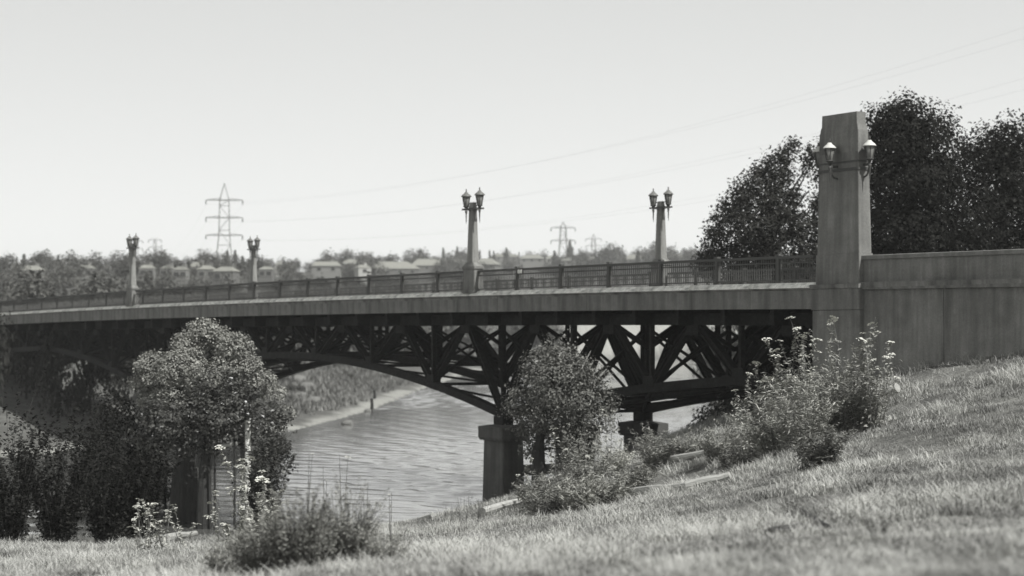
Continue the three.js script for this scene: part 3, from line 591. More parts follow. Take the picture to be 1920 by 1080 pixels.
// ---------------------------------------------------------------- weeds and shrubs of the near bank
const flowerGeo = [0, 1, 2].map((k) => { const l = new Leaves(800 + k), r = rng(810 + k); for (let i = 0; i < 26; i++) { const a = r() * 6.283, q = Math.sqrt(r()); l.leaf(Math.cos(a) * q, 0.28 * (1 - q * q) + (r() - 0.5) * 0.12, Math.sin(a) * q, (r() - 0.5) * 0.7, 1, (r() - 0.5) * 0.7, 0.5, 0.42, 0.8 + r() * 0.4); } return l.geometry(); });
const flowerMat = leafMat(0.62), stemMat = new THREE.MeshStandardMaterial({ color: grey(0.12), roughness: 0.9 }), darkStem = new THREE.MeshStandardMaterial({ color: grey(0.05), roughness: 0.9 });
// A weed: o = { stems, height, spread, leaf, leaves, flowers, tone, bend }
function weed(name, label, pos, o, group) {
  const g = thing(name, label, o.category ?? 'plant', group), r = rng(o.seed); g.position.copy(pos); g.position.y -= 0.06;
  const st = [], lv = new Leaves(o.seed + 5), tips = [];
  for (let i = 0; i < o.stems; i++) {
    const a = r() * 6.283, sp = o.spread * Math.sqrt(r()), base = V(Math.cos(a) * sp * 0.25, 0, Math.sin(a) * sp * 0.25), h = o.height * (0.35 + 0.65 * Math.pow(r(), 0.7)) * (1 - 0.35 * (sp / Math.max(o.spread, 0.01)) * (o.category === 'shrub' ? 1 : 0));
    const dir = V(Math.cos(a) * sp / o.height * 0.8, 1, Math.sin(a) * sp / o.height * 0.8), b = o.bend ?? 0.5;
    const bend = V(Math.cos(a) * b * r() + (r() - 0.5) * b, -b * 0.5 * r(), Math.sin(a) * b * r() + (r() - 0.5) * b);
    const pts = stalk(st, base, dir, h, o.thick ?? 0.012, bend, r, 5); tips.push(pts[5]);
    const n = Math.round(o.leaves * (0.6 + 0.8 * r()));
    for (let m = 0; m < n; m++) {
      const t = (o.leafFrom ?? 0.1) + (1 - (o.leafFrom ?? 0.1)) * r(), k = Math.min(4, Math.floor(t * 5)), p = pts[k].clone().lerp(pts[k + 1], t * 5 - k), w = (o.leafReach ?? 0.22) * (1.15 - t);
      const s = o.leaf * (0.6 + 0.8 * r());
      lv.leaf(p.x + (r() - 0.5) * w * 2, p.y + (r() - 0.5) * w, p.z + (r() - 0.5) * w * 2, r() - 0.5, 0.25 + r(), r() - 0.5, s, s * (o.wid ?? 0.4), 0.65 + 0.7 * r());
    }
  }
  part('stems', merge(st.map(strip)), o.dark ? darkStem : stemMat, g);
  if (lv.p.length) part('foliage', lv.geometry(), leafMat(o.tone ?? 0.14), g);
  for (let i = 0; i < (o.flowers ?? 0); i++) { const p = tips[i % tips.length], f = part('flower_head', flowerGeo[i % 3], flowerMat, g), k = (o.flower ?? 0.09) * (0.7 + 0.6 * r()); f.position.set(p.x + (i >= tips.length ? (r() - 0.5) * 0.3 : 0), p.y - (i >= tips.length ? r() * 0.4 : 0), p.z); f.scale.set(k, k, k); f.rotation.set((r() - 0.5) * 0.8, r() * 6, (r() - 0.5) * 0.8); }
  return g;
}
const px2m = (n, d) => n * d / F;
{
  // tall weeds in front of the pillar's foot: [px, distance, top pixel, stems, flowers, kind]
  const hem = (px, d, top, n, fl, label, o = {}) => { const p = onGround(px, d), h = EYE + (HORIZON - top) * d / F - p.y; return weed('tall_weed', label, p, { seed: 2000 + px, stems: n, height: h * 1.08, spread: 0.7, leaf: 0.13, leaves: 60, leafReach: 0.3, flowers: fl, flower: 0.13, tone: 0.28, bend: 0.35, wid: 0.5, thick: 0.016, ...o }); };
  hem(1480, 60, 612, 9, 12, 'tall weed with stacked white flower heads left of the pillar foot', { spread: 0.5, leaves: 170, flower: 0.16 });
  hem(1432, 61, 652, 5, 5, 'white topped weed just left of the tallest flowering stack', { spread: 0.3, leaves: 120, flower: 0.15 });
  hem(1396, 63, 688, 4, 3, 'lower pale topped weed over the dark water edge of the right bank', { spread: 0.35, leaves: 110, flower: 0.14 });
  hem(1545, 59, 604, 11, 10, 'wispy flowering weed at the left corner of the pillar foot', { spread: 1.1, leaves: 60 });
  hem(1592, 58, 594, 11, 10, 'tallest wispy flowering weed against the middle of the pillar foot', { spread: 1.1, leaves: 60 });
  hem(1632, 57, 622, 9, 7, 'wispy flowering weed where the pillar foot meets the wing wall', { spread: 1.0, leaves: 60 });
  hem(1512, 60, 638, 4, 4, 'thin flowering weed in the dark gap left of the pillar foot', { spread: 0.5, leaves: 40 });
  // broom-like shrubs of the right slope: [px, distance, top, half width px]
  const shrub = (px, d, top, half, label, o = {}) => { const p = onGround(px, d), h = Math.max(0.5, EYE + (HORIZON - top) * d / F - p.y); return weed('shrub', label, p, { seed: 3000 + px * 3 + top, stems: 46, height: h * 1.25, spread: px2m(half, d), leaf: 0.19, leaves: 70, leafReach: 0.3, tone: 0.34, bend: 1.1, wid: 0.17, category: 'shrub', ...o }); };
  shrub(1560, 59, 650, 95, 'largest feathery shrub on the slope below the pillar', { stems: 110, leaf: 0.17 });
  shrub(1500, 57, 672, 80, 'feathery shrub left of the largest one below the pillar', { stems: 95, leaf: 0.17 });
  shrub(1615, 58, 652, 70, 'feathery shrub against the wing wall', { stems: 70, leaf: 0.17, tone: 0.25 });
  shrub(1450, 60, 722, 66, 'shrub on the slope beneath the white topped weeds', { stems: 60 });
  shrub(1535, 50, 770, 60, 'dark low shrub in front of the feathery shrubs on the right slope', { stems: 60, tone: 0.16, dark: true });
  shrub(1400, 66, 748, 62, 'shrub between the bright water and the right slope', { tone: 0.26 });
  shrub(1350, 69, 786, 50, 'shrub at the edge of the bright water patch', { tone: 0.28 });
  shrub(1290, 72, 806, 54, 'shrub in front of the far dark pier, right one', { tone: 0.26, stems: 56 });
  shrub(1232, 72, 782, 54, 'shrub in front of the far dark pier, left one', { tone: 0.25, stems: 56 });
  shrub(1425, 76, 722, 60, 'dark shrub in the shade above the bright water patch', { tone: 0.1, dark: true });
  shrub(1388, 80, 752, 44, 'dark leafy shrub overhanging the bright water patch', { tone: 0.09, dark: true });
  shrub(1385, 58, 830, 50, 'dark low shrub at the right end of the pale logs', { tone: 0.18, dark: true, stems: 56 });
  shrub(1155, 74, 812, 46, 'pale rounded bush right of the pier tree', { tone: 0.53, stems: 60, leaf: 0.12 });
  shrub(1100, 72, 800, 50, 'tall straggly shrub over the foot of the pier tree', { tone: 0.25, leaves: 90 });
  shrub(1062, 70, 845, 46, 'shrub with dark stems right of the pier foot', { tone: 0.21, dark: true });
  shrub(1000, 72, 880, 40, 'small shrub at the foot of the near pier', { tone: 0.18 });
  shrub(1125, 66, 880, 50, 'low shrub left of the pale logs', { tone: 0.32 });
  shrub(1035, 58, 905, 52, 'low dark shrub before the pier foot, left of the tangle', { tone: 0.16, dark: true });
  shrub(1012, 60, 882, 50, 'straggly shrub at the grass edge below the near pier', { tone: 0.24 });
  shrub(1082, 57, 884, 50, 'pale straggly shrub at the grass edge below the pier tree', { tone: 0.32 });
  shrub(1146, 60, 880, 46, 'straggly shrub at the left end of the lower pale log', { tone: 0.3 });
  shrub(1190, 68, 850, 44, 'low shrub above the longer pale log', { tone: 0.26 });
  for (const [px, d, top, label] of [[975, 64, 858, 'small leafy weed with an upright tip left of the pier foot'], [1040, 62, 770, 'tall thin weed rising before the water gap right of the near pier'], [1105, 68, 738, 'tall leafy stalk against the pier tree'], [1140, 70, 752, 'leafy stalk at the right side of the pier tree']])
    hem(px, d, top, 3, 3, label, { spread: 0.25, leaves: 70, flower: 0.08 });
  // dense fuzzy weed in the left foreground and its bare stalks
  shrub(562, 29.5, 905, 105, 'large fuzzy dark weed in the left foreground by the water', { stems: 270, leaf: 0.05, wid: 0.5, leaves: 62, tone: 0.22, leafReach: 0.12, thick: 0.006, bend: 0.6, dark: true });
  shrub(655, 32, 900, 85, 'fuzzy foreground weed with bare stalks, right of the large dark one', { stems: 210, leaf: 0.05, wid: 0.5, leaves: 50, tone: 0.25, leafReach: 0.12, thick: 0.006, bend: 0.6 });
  shrub(492, 30, 960, 80, 'fuzzy foreground weed left of the large dark one', { stems: 170, leaf: 0.05, wid: 0.5, leaves: 50, tone: 0.25, leafReach: 0.12, thick: 0.006, bend: 0.6 });
  const stalkWeed = (px, d, top, label, o = {}) => hem(px, d, top - 34, 2, 1, label, { spread: 0.12, leaves: 7, leaf: 0.06, flower: 0.035, thick: 0.012, bend: 0.12, dark: true, leafReach: 0.05, ...o });
  stalkWeed(642, 38, 848, 'tallest bare stalk with a white seed head in the left foreground', { flowers: 1, flower: 0.055 });
  stalkWeed(575, 38, 876, 'bare stalk at the left of the foreground stalks');
  stalkWeed(608, 38, 872, 'bare stalk second from left among the foreground stalks');
  stalkWeed(688, 38, 900, 'leaning bare stalk right of the tallest one');
  stalkWeed(735, 40, 945, 'short bare stalk right of the fuzzy weeds');
  shrub(725, 31, 968, 60, 'thin straggly weed at the right of the fuzzy foreground weeds', { stems: 90, leaf: 0.05, wid: 0.5, leaves: 34, tone: 0.27, leafReach: 0.12, thick: 0.006, bend: 0.7 });
  shrub(425, 31, 985, 60, 'thin straggly weed at the far left of the fuzzy foreground weeds', { stems: 90, leaf: 0.05, wid: 0.5, leaves: 34, tone: 0.27, leafReach: 0.12, thick: 0.006, bend: 0.7 });
  // reedy clump left of the pier
  for (const [px, d, top] of [[842, 62, 918], [868, 64, 905], [893, 66, 902], [908, 64, 915]]) weed('reed', 'thin dark reeds at the water edge left of the near pier', onGround(px, d), { seed: 4000 + px, stems: 16, height: px2m(985 - top, d), spread: 0.35, leaf: 0.12, leaves: 4, leafReach: 0.05, wid: 0.15, tone: 0.12, bend: 0.2, thick: 0.008, dark: true }, 'reeds left of the near pier');
  // white headed thistles under the left tree
  const th = (px, d, top, n, label, o = {}) => hem(px, d, top, n, n + 3, label, { spread: 0.35, leaves: 30, leaf: 0.12, flower: 0.10, tone: 0.36, leafReach: 0.16, bend: 0.5, ...o });
  th(285, 55, 905, 5, 'white headed thistle in the bottom left, before the dark water');
  th(312, 55, 912, 4, 'white headed thistle beside the tree trunk, right of the first');
  th(265, 54, 935, 4, 'small thistle at the far left of the white headed thistles', { flower: 0.08 });
  th(345, 54, 950, 4, 'low thistle in front of the big left trunk', { flower: 0.07 });
  th(420, 56, 912, 4, 'upright thistle standing alone between trunk and fuzzy weeds');
  th(468, 58, 836, 4, 'tall pale thistle under the right side of the left tree', { flower: 0.14, leaves: 60, spread: 0.25 });
  th(448, 58, 842, 4, 'tall pale thistle just left of its twin under the left tree', { flower: 0.13, leaves: 60, spread: 0.25 });
  th(500, 57, 855, 5, 'pale flowering thistle at the right edge of the left tree', { flower: 0.15, leaves: 90 });
  th(488, 52, 915, 7, 'bushy flowering thistle clump above the fuzzy weeds', { flower: 0.09, leaves: 120, spread: 0.7 });
  th(540, 50, 925, 6, 'spreading thistle clump at the water edge left of the stalks', { flower: 0.07, leaves: 100, spread: 0.8 });
  th(440, 50, 950, 6, 'tangled low thistle clump left of the fuzzy weeds', { flower: 0.07, leaves: 110, spread: 0.8 });
  // dark bushes at the water edge on the left
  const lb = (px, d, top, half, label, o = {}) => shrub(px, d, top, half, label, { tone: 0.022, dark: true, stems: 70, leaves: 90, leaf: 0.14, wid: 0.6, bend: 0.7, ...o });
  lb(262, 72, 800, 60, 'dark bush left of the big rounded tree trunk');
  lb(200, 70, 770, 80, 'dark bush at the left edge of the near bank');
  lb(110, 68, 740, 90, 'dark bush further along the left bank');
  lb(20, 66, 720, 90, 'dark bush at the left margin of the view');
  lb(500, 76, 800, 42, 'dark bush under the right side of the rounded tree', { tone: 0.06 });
}
// ---- logs and planks
function log(px0, py0, px1, py1, r, label, name = 'log', mat = MAT.wood, lift = 1.3) {
  const a = seen(px0, py0), b = seen(px1, py1); a.y += r * lift; b.y += r * lift;
  const m = a.clone().lerp(b, 0.45), q = a.clone().lerp(b, 0.75); m.y += r * 0.12; q.y -= r * 0.1;
  return solo(name, tube([a, m, q, b], r, r * 0.7, 9, 12), mat, label, name);
}
log(1183, 934, 1292, 924, 0.15, 'pale log lying in the grass below the shrubs, the lower one');
log(1288, 926, 1368, 906, 0.15, 'pale log end rising towards the dark shrub on the slope');
log(1192, 889, 1350, 857, 0.15, 'longer pale log under the shrubs, the upper one');
log(1607, 772, 1682, 749, 0.24, 'pale log on the right slope below the wing wall');
log(905, 971, 1002, 942, 0.15, 'pale log at the water edge beside the near pier');
log(738, 984, 812, 974, 0.12, 'thin pale log at the water edge in the middle');
log(313, 1020, 368, 1008, 0.15, 'pale log in the bottom left corner grass');
log(1440, 1012, 1500, 998, 0.07, 'dark fallen branch in the foreground grass', 'branch', MAT.darkWood);
log(1498, 965, 1552, 1000, 0.06, 'second dark branch above the first in the foreground grass', 'branch', MAT.darkWood);
{
  const p = at(465, 832, 84); const y0 = ground(p.x, 84);
  const base = V(p.x, Math.min(y0, 1.2), p.z), top = at(465, 788, 84);
  solo('post', tube([[p.x, base.y - 0.2, p.z], [p.x + 0.01, (base.y + top.y) / 2, p.z], [p.x, top.y, p.z]], 0.13, 0.12, 10), MAT.white, 'white painted post standing at the water edge behind the left tree', 'post');
  const q0 = at(398, 838, 84), q1 = at(446, 831, 84);
  solo('pole', tube([q0, q0.clone().lerp(q1, 0.5), q1], 0.08, 0.08, 8), MAT.wood, 'pale horizontal pole over the water behind the left trunk', 'pole');
  solo('pole_stump', merge([tube([[q0.x + 0.15, -0.6, q0.z + 0.1], [q0.x + 0.15, 0.5, q0.z + 0.1], [q0.x + 0.15, q0.y + 0.2, q0.z + 0.1]], 0.06, 0.05, 6), tube([[q1.x - 0.1, -0.6, q1.z + 0.1], [q1.x - 0.1, 0.5, q1.z + 0.1], [q1.x - 0.1, q1.y + 0.2, q1.z + 0.1]], 0.06, 0.05, 6)]), MAT.darkWood, 'dark stakes that carry the pale pole over the water', 'stakes');
}
// ---- rocks and stumps along the far shore
{
  const rockG = (seed) => { const g = new THREE.IcosahedronGeometry(1, 2), p = g.attributes.position; for (let i = 0; i < p.count; i++) { const x = p.getX(i), y = p.getY(i), z = p.getZ(i), k = 0.7 + 0.6 * fbm(x * 1.3 + seed * 7 + 20, y * 1.3 + z * 1.7 + 20, 3); p.setXYZ(i, x * k, y * k * 0.6, z * k); } g.computeVertexNormals(); return uvMetres(g); };
  const rk = [1, 2, 3].map(rockG);
  for (const [px, py, s, label] of [[652, 797, 0.55, 'pale rock in the shallows off the sandy point'], [690, 773, 0.4, 'small pale rock at the end of the sandy strip'], [560, 715, 1.1, 'pale boulder high on the far bank'], [578, 728, 1.0, 'pale boulder below and right of the highest one on the far bank'], [566, 745, 0.8, 'pale boulder lower on the far bank'], [590, 756, 0.9, 'pale flat boulder nearest the sand on the far bank']]) {
    const p = seen(px, py, 120); p.y = Math.max(p.y, 0) + s * 0.15; const m = solo('rock', rk[(px | 0) % 3], MAT.stone, label, 'rock'); m.position.copy(p); m.scale.set(s, s, s); m.rotation.y = px;
  }
  for (const [px, py, h, label] of [[697, 768, 1.1, 'dark stump post at the tip of the sandy strip'], [702, 748, 0.9, 'dark stump post behind the sandy tip']]) {
    const p = seen(px, py, 120); const m = solo('stump', merge([tube([[0, -0.3, 0], [0.05, h * 0.5, 0], [0, h, 0]], 0.2, 0.15, 8), taper(0.36, 0.36, 0.3, 0.3, 0.1, h)]), MAT.darkWood, label, 'stump'); m.position.copy(p);
  }
  // bushes on the far bank
  const r = rng(77), bg = [0, 1, 2].map((k) => { const l = new Leaves(700 + k); for (let m = 0; m < 5; m++) l.clump((r() - 0.5) * 1.4, 0.3 + r() * 0.5, (r() - 0.5) * 1.4, 0.5, 0.42, 0.5, 200, 0.22, { inner: 0.3, lump: 0.35 }); return l.geometry(); });
  const stemG = merge([tube([[0, -0.3, 0], [0.1, 0.3, 0], [0.2, 0.6, 0.1]], 0.05, 0.02, 5)]);
  let proto = null;
  for (let i = 0; i < 130; i++) {
    const px = 440 + r() * 400, py = 664 + r() * 116, p = seen(px, py, 120);
    if (shoreDist(FAR_SHORE, p.x, -p.z) < 7 || p.y < 0.7 || -p.z > 420) continue;
    const g = thing('bank_bush', 'low bush on the grassy far bank beneath the arch', 'bush', 'low bushes on the far bank'); g.position.copy(p); g.position.y -= 0.1;
    part('crown', bg[i % 3], leafMat([0.07, 0.1, 0.13][i % 3]), g); part('stem', stemG, MAT.bark, g); const k = 0.3 + r() * r() * 1.0; g.scale.set(k * 1.2, k, k * 1.2); g.rotation.y = r() * 6;
  }
}
// ---------------------------------------------------------------- trees of the far side
const farTree = (() => {
  const kinds = {};
  const mk = (seed, clumps, leaf, n, o = {}) => { const l = new Leaves(seed); for (const c of clumps) l.clump(...c, n, leaf, { inner: 0.35, lump: 0.35, up: 0.4, ...o }); return l.geometry(); };
  const trunk = tube([[0, -0.08, 0], [0.01, 0.25, 0], [0, 0.5, 0]], 0.035, 0.02, 6);
  kinds.round = [0, 1, 2, 3, 4].map((k) => { const r = rng(40 + k), c = []; for (let i = 0; i < 10; i++) { const a = i / 8 * 6.28; const e = 0.12 + 0.3 * r(); c.push([Math.cos(a) * e, 0.2 + 0.52 * r(), Math.sin(a) * e, 0.14 + 0.12 * r(), 0.12 + 0.1 * r(), 0.16 + 0.06 * r()]); } c.push([(r() - 0.5) * 0.2, 0.78, 0, 0.2, 0.2, 0.2], [0, 0.3, 0, 0.36, 0.3, 0.36]); return mk(60 + k, c, 0.075, 120, { sprig: 5, lump: 0.4 }); });
  kinds.dome = [mk(70, [[0, 0.45, 0, 0.55, 0.5, 0.55], [0.12, 0.6, 0, 0.42, 0.38, 0.42], [-0.25, 0.35, 0.1, 0.4, 0.3, 0.4], [0.3, 0.35, 0, 0.3, 0.34, 0.3]], 0.07, 520)];
  kinds.cypress = [mk(80, [[0, 0.22, 0, 0.12, 0.22, 0.12], [0, 0.45, 0, 0.125, 0.28, 0.125], [0, 0.7, 0, 0.08, 0.28, 0.08], [0, 0.85, 0, 0.045, 0.17, 0.045]], 0.05, 260)];
  kinds.conifer = [mk(90, [[0, 0.22, 0, 0.27, 0.14, 0.27], [0, 0.4, 0, 0.22, 0.14, 0.22], [0.02, 0.56, 0, 0.17, 0.13, 0.17], [0, 0.71, 0, 0.11, 0.12, 0.11], [0, 0.88, 0, 0.05, 0.13, 0.05]], 0.06, 230)];
  return (kind, i, label, p, h, w, tone, group) => {
    const g = thing(kind === 'cypress' ? 'cypress_tree' : kind === 'conifer' ? 'conifer_tree' : 'hill_tree', label, 'tree', group), set = kinds[kind];
    g.position.copy(p); part('crown', set[i % set.length], leafMat(tone), g); part('trunk', trunk, MAT.bark, g);
    g.scale.set(w, h, w); g.rotation.y = i * 1.7; return g;
  };
})();
// a tree whose top stands at pixel (px, top): distance d, width in pixels
function treeTo(kind, i, label, px, top, d, wpx, tone, group) {
  const p = onGround(px, d), h = EYE + (HORIZON - top) * d / F - p.y, ww = wpx * d / F;
  return farTree(kind, i, label, p, Math.max(h, 1.2), kind === 'cypress' ? ww / 0.24 : kind === 'conifer' ? ww / 0.5 : ww / 0.95, tone, group);
}
{
  const cd = (px) => crest((px - 960) / F * 1000, 1000)[0];
  let i = 0;
  // the ones that stand out
  treeTo('round', i++, 'left one of two round dark trees left of the big transmission tower', 375, 487, cd(375) * 0.86, 34, 0.06);
  treeTo('round', i++, 'taller round dark tree against the foot of the big transmission tower', 400, 481, cd(400) * 0.86, 28, 0.055);
  treeTo('round', i++, 'round dark tree just left of the small lamp post', 458, 488, cd(458) * 0.86, 36, 0.06);
  treeTo('conifer', i++, 'small upright tree on the skyline right of the small lamp post', 548, 488, cd(548), 12, 0.08);
  treeTo('round', i++, 'flat topped small tree left of the upright one on the skyline', 524, 491, cd(524), 16, 0.08);
  treeTo('round', i++, 'left one of the two spiky skyline trees', 627, 474, cd(627), 20, 0.075);
  treeTo('conifer', i++, 'right one of the two spiky skyline trees', 648, 472, cd(648), 16, 0.075);
  treeTo('round', i++, 'rounded skyline tree left of the great domed one', 714, 476, cd(714), 32, 0.08);
  treeTo('cypress', i++, 'tiny dark pointed tree between the round tree and the dome', 737, 483, cd(737) * 0.95, 8, 0.06);
  treeTo('dome', i++, 'great dome shaped tree on the skyline left of the middle lamp post', 778, 465, cd(778) * 0.97, 46, 0.075);
  treeTo('cypress', i++, 'tiny pointed tree right of the great dome', 811, 482, cd(811), 6, 0.07);
  treeTo('cypress', i++, 'slim pale cypress left of the dark conifer by the middle lamp post', 831, 463, cd(831), 10, 0.085);
  treeTo('conifer', i++, 'dark conifer just left of the middle lamp post', 857, 462, cd(857) * 0.95, 16, 0.05);
  treeTo('cypress', i++, 'dark pointed tree touching the right of the middle lamp post', 899, 468, cd(899) * 0.95, 9, 0.05);
  treeTo('cypress', i++, 'left of the twin pointed trees right of the middle lamp post', 918, 468, cd(918) * 0.95, 7, 0.05);
  treeTo('cypress', i++, 'right of the twin pointed trees right of the middle lamp post', 926, 469, cd(926) * 0.95, 7, 0.05);
  treeTo('cypress', i++, 'thin chimney like tree on the skyline midway to the faint towers', 973, 471, cd(973), 6, 0.07);
  treeTo('round', i++, 'wide low skyline tree left of the faint transmission towers', 996, 473, cd(996), 36, 0.085);
  treeTo('round', i++, 'round dark tree between the two faint transmission towers', 1097, 469, cd(1097) * 0.9, 22, 0.06);
  treeTo('round', i++, 'round tree in front of the white gabled house', 1149, 484, cd(1149) * 0.8, 10, 0.06);
  treeTo('round', i++, 'round skyline tree right of the white gabled house', 1165, 469, cd(1165), 18, 0.07);
  treeTo('round', i++, 'spreading tree left of the right lamp post', 1222, 467, cd(1222), 32, 0.08);
  treeTo('round', i++, 'spreading tree right of the right lamp post', 1292, 464, cd(1292) * 0.9, 40, 0.07);
  treeTo('dome', i++, 'low tree mass between the right lamp post and the big dark tree', 1320, 470, cd(1320) * 0.8, 34, 0.06);
  treeTo('round', i++, 'dark tree on the skyline behind the left edge lamp post', 250, 470, cd(250) * 0.9, 18, 0.05);
  // the rest of the hillside
  const r = rng(123);
  const add = (n, x0, x1, f0, f1, hh, label, group, tones) => { for (let k = 0; k < n; k++) {
    const px = lerp(x0, x1, (k + r()) / n), c = cd(px), d = c * (px > 1030 && f0 < 0.7 ? lerp(0.7, 0.9, r()) : lerp(f0, f1, r())), h = lerp(hh[0], hh[1], r()) * (c / 640 * 0.6 + 0.4), p = onGround(px, d);
    if (p.y < 1.0) continue;
    farTree(r() < 0.14 ? 'conifer' : r() < 0.1 ? 'cypress' : 'round', k, label, p, h, h * lerp(0.8, 1.3, r()), tones[k % tones.length], group);
  } };
  add(85, -20, 1330, 0.9, 1.06, [4, 8], 'small leafy tree on the crest of the far hillside', 'trees on the crest of the far hillside', [0.095, 0.11, 0.08]);
  add(115, -20, 1330, 0.55, 0.9, [4, 8.5], 'small leafy tree among the houses on the far slope', 'trees among the houses on the far slope', [0.08, 0.1, 0.115]);
  add(100, -20, 1330, 0.36, 0.55, [6.5, 11], 'leafy tree on the top of the far river bank behind the railing', 'trees along the top of the far bank', [0.06, 0.08, 0.095]);
  // dark trees on the far bank at the left, seen under and beyond the bridge
  const lt = [[-20, 150, 560], [50, 170, 560], [110, 160, 570], [170, 165, 560], [215, 175, 575], [255, 178, 560], [300, 182, 575], [345, 190, 570], [395, 200, 580], [440, 205, 585], [480, 212, 600]];
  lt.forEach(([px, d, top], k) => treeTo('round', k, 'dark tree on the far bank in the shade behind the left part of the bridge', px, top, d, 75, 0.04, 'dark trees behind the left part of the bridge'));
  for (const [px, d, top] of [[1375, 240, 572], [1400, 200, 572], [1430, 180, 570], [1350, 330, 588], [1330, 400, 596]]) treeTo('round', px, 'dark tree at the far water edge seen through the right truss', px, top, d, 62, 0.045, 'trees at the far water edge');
}

// ---------------------------------------------------------------- houses on the hill
{
  const wallM = [0.2, 0.14, 0.38].map((v) => new THREE.MeshStandardMaterial({ color: grey(v), roughness: 0.9, bumpMap: rep(concreteBump, 1), bumpScale: 0.02 }));
  const tileTex = greyTex(128, (u, v) => 0.75 + 0.25 * fbm(u * 8, v * 8, 3, 8) - (v * 16 % 1 < 0.18 ? 0.2 : 0), true);
  const roofM = [0.24, 0.30, 0.12].map((v) => new THREE.MeshStandardMaterial({ color: grey(v), map: rep(tileTex, 1 / 5), roughness: 0.85 }));
  const glassM = new THREE.MeshStandardMaterial({ color: grey(0.03), roughness: 0.15 }), frameM = new THREE.MeshStandardMaterial({ color: grey(0.25), roughness: 0.7 });
  const hip = (w, d, h, y, ridge) => { const a = w / 2, b = d / 2, q = ridge * a, P = [], t = (...v) => v.forEach((p) => P.push(...p)); const A = [-a, y, b], B = [a, y, b], C = [a, y, -b], D = [-a, y, -b], E = [-q, y + h, 0], G = [q, y + h, 0]; t(A, B, G, A, G, E, C, D, E, C, E, G, B, C, G, D, A, E, A, D, C, A, C, B); const g = new THREE.BufferGeometry(); g.setAttribute('position', new THREE.Float32BufferAttribute(P, 3)); g.computeVertexNormals(); return uvMetres(g); };
  let seed = 5;
  function house(px, base, d, wpx, roofPx, wallPx, label, o = {}) {
    const r = rng(seed++), k = d / F, w = wpx * k, wh = Math.max(2.2, wallPx * k), rh = roofPx * k, dp = w * (o.deep ?? 0.7), p = onGround(px, d);
    const g = thing('house', label, 'house', o.group); const y = EYE + (HORIZON - base) * k; g.position.set(p.x, Math.max(p.y - 0.3, y), p.z); g.rotation.y = o.turn ?? (r() - 0.5) * 0.7;
    const lift = g.position.y - p.y;
    const wm = wallM[o.wall ?? (seed % 3)], rm = roofM[o.roof ?? (seed % 3)];
    const walls = [box(w, wh + lift + 1.5, dp, 0, (wh - lift - 1.5) / 2, 0)];
    part('wall', uvMetres(merge(walls)), wm, g);
    const roof = part('roof', hip(w * 1.1, dp * 1.12, rh, wh + 0.003, o.ridge ?? 0.45), rm, g);
    part('chimney', box(0.8, rh * 0.9 + 0.8, 0.8, w * 0.22, wh + rh * 0.75, -dp * 0.1), wm, roof);
    const nw = o.blind ? 1 : Math.max(2, Math.round(w / 4));
    for (let q = 0; q < nw; q++) { const x = lerp(-w / 2, w / 2, (q + 0.5) / nw), f = part('window', box(1.5, 1.25, 0.1, x, wh * 0.55, dp / 2 + 0.05), frameM, g); part('pane', box(1.25, 1.0, 0.06, x, wh * 0.55, dp / 2 + 0.085), glassM, f); }
    return g;
  }
  const cd = (px) => crest((px - 960) / F * 1000, 1000)[0];
  house(371, 516, cd(371) * 0.8, 34, 8, 5, 'highest of the three pale roofed houses below the big tower', { roof: 1, wall: 0 });
  house(388, 524, cd(388) * 0.68, 34, 8, 5, 'pale roofed house in the middle of three below the big tower', { roof: 1, wall: 1, ridge: 0.3 });
  house(424, 529, cd(424) * 0.62, 42, 9, 5, 'wide pale roofed house under the foot of the big tower', { roof: 1, wall: 1, ridge: 0.5 });
  house(315, 522, cd(315) * 0.7, 24, 6, 4, 'narrow pale house between the dark trees at the left', { roof: 0, wall: 0 });
  house(340, 525, cd(338) * 0.68, 26, 7, 4, 'pale walled house right of the narrow one between dark trees', { roof: 0, wall: 0 });
  house(276, 521, cd(276) * 0.72, 28, 7, 4, 'pale house low between trees near the left edge lamp post', { roof: 1, wall: 0 });
  house(523, 509, cd(523) * 0.85, 14, 4, 9, 'small white house on the slope below the flat topped tree', { roof: 0, wall: 2, blind: true });
  house(500, 522, cd(500) * 0.7, 26, 6, 4, 'low pale roofed house right of the small lamp post', { roof: 1, wall: 1 });
  house(612, 512, cd(612) * 0.78, 52, 9, 4, 'long pale house below the spiky skyline trees', { roof: 1, wall: 0, ridge: 0.7 });
  house(660, 506, cd(660) * 0.86, 38, 9, 4, 'pale roofed house right of the spiky skyline trees', { roof: 1, wall: 1 });
  house(680, 515, cd(680) * 0.72, 26, 6, 5, 'small house with a bright wall just above the railing', { roof: 1, wall: 2, turn: 0.5, blind: true });
  house(738, 516, cd(738) * 0.72, 92, 14, 5, 'large pale hip roofed house in front of the great domed tree', { roof: 1, wall: 1, ridge: 0.5, deep: 0.35 });
  house(824, 508, cd(824) * 0.8, 100, 13, 4, 'longest pale roof left of the middle lamp post', { roof: 1, wall: 1, ridge: 0.75, deep: 0.3 });
  house(872, 486, cd(872) * 0.98, 24, 3, 8, 'flat roofed house on the skyline behind the middle lamp post', { roof: 2, wall: 2, ridge: 0.8 });
  house(912, 505, cd(912) * 0.8, 44, 12, 4, 'pale roofed house just right of the middle lamp post', { roof: 1, wall: 1, ridge: 0.4 });
  house(948, 489, cd(948) * 0.95, 44, 6, 6, 'long low house on the skyline right of the twin pointed trees', { roof: 0, wall: 0, ridge: 0.8, deep: 0.4 });
  house(998, 493, cd(998) * 0.86, 44, 8, 5, 'pale house below the wide low skyline tree', { roof: 1, wall: 0 });
  house(1034, 493, cd(1034) * 0.86, 20, 6, 8, 'small white house left of the nearer faint tower', { roof: 1, wall: 2 });
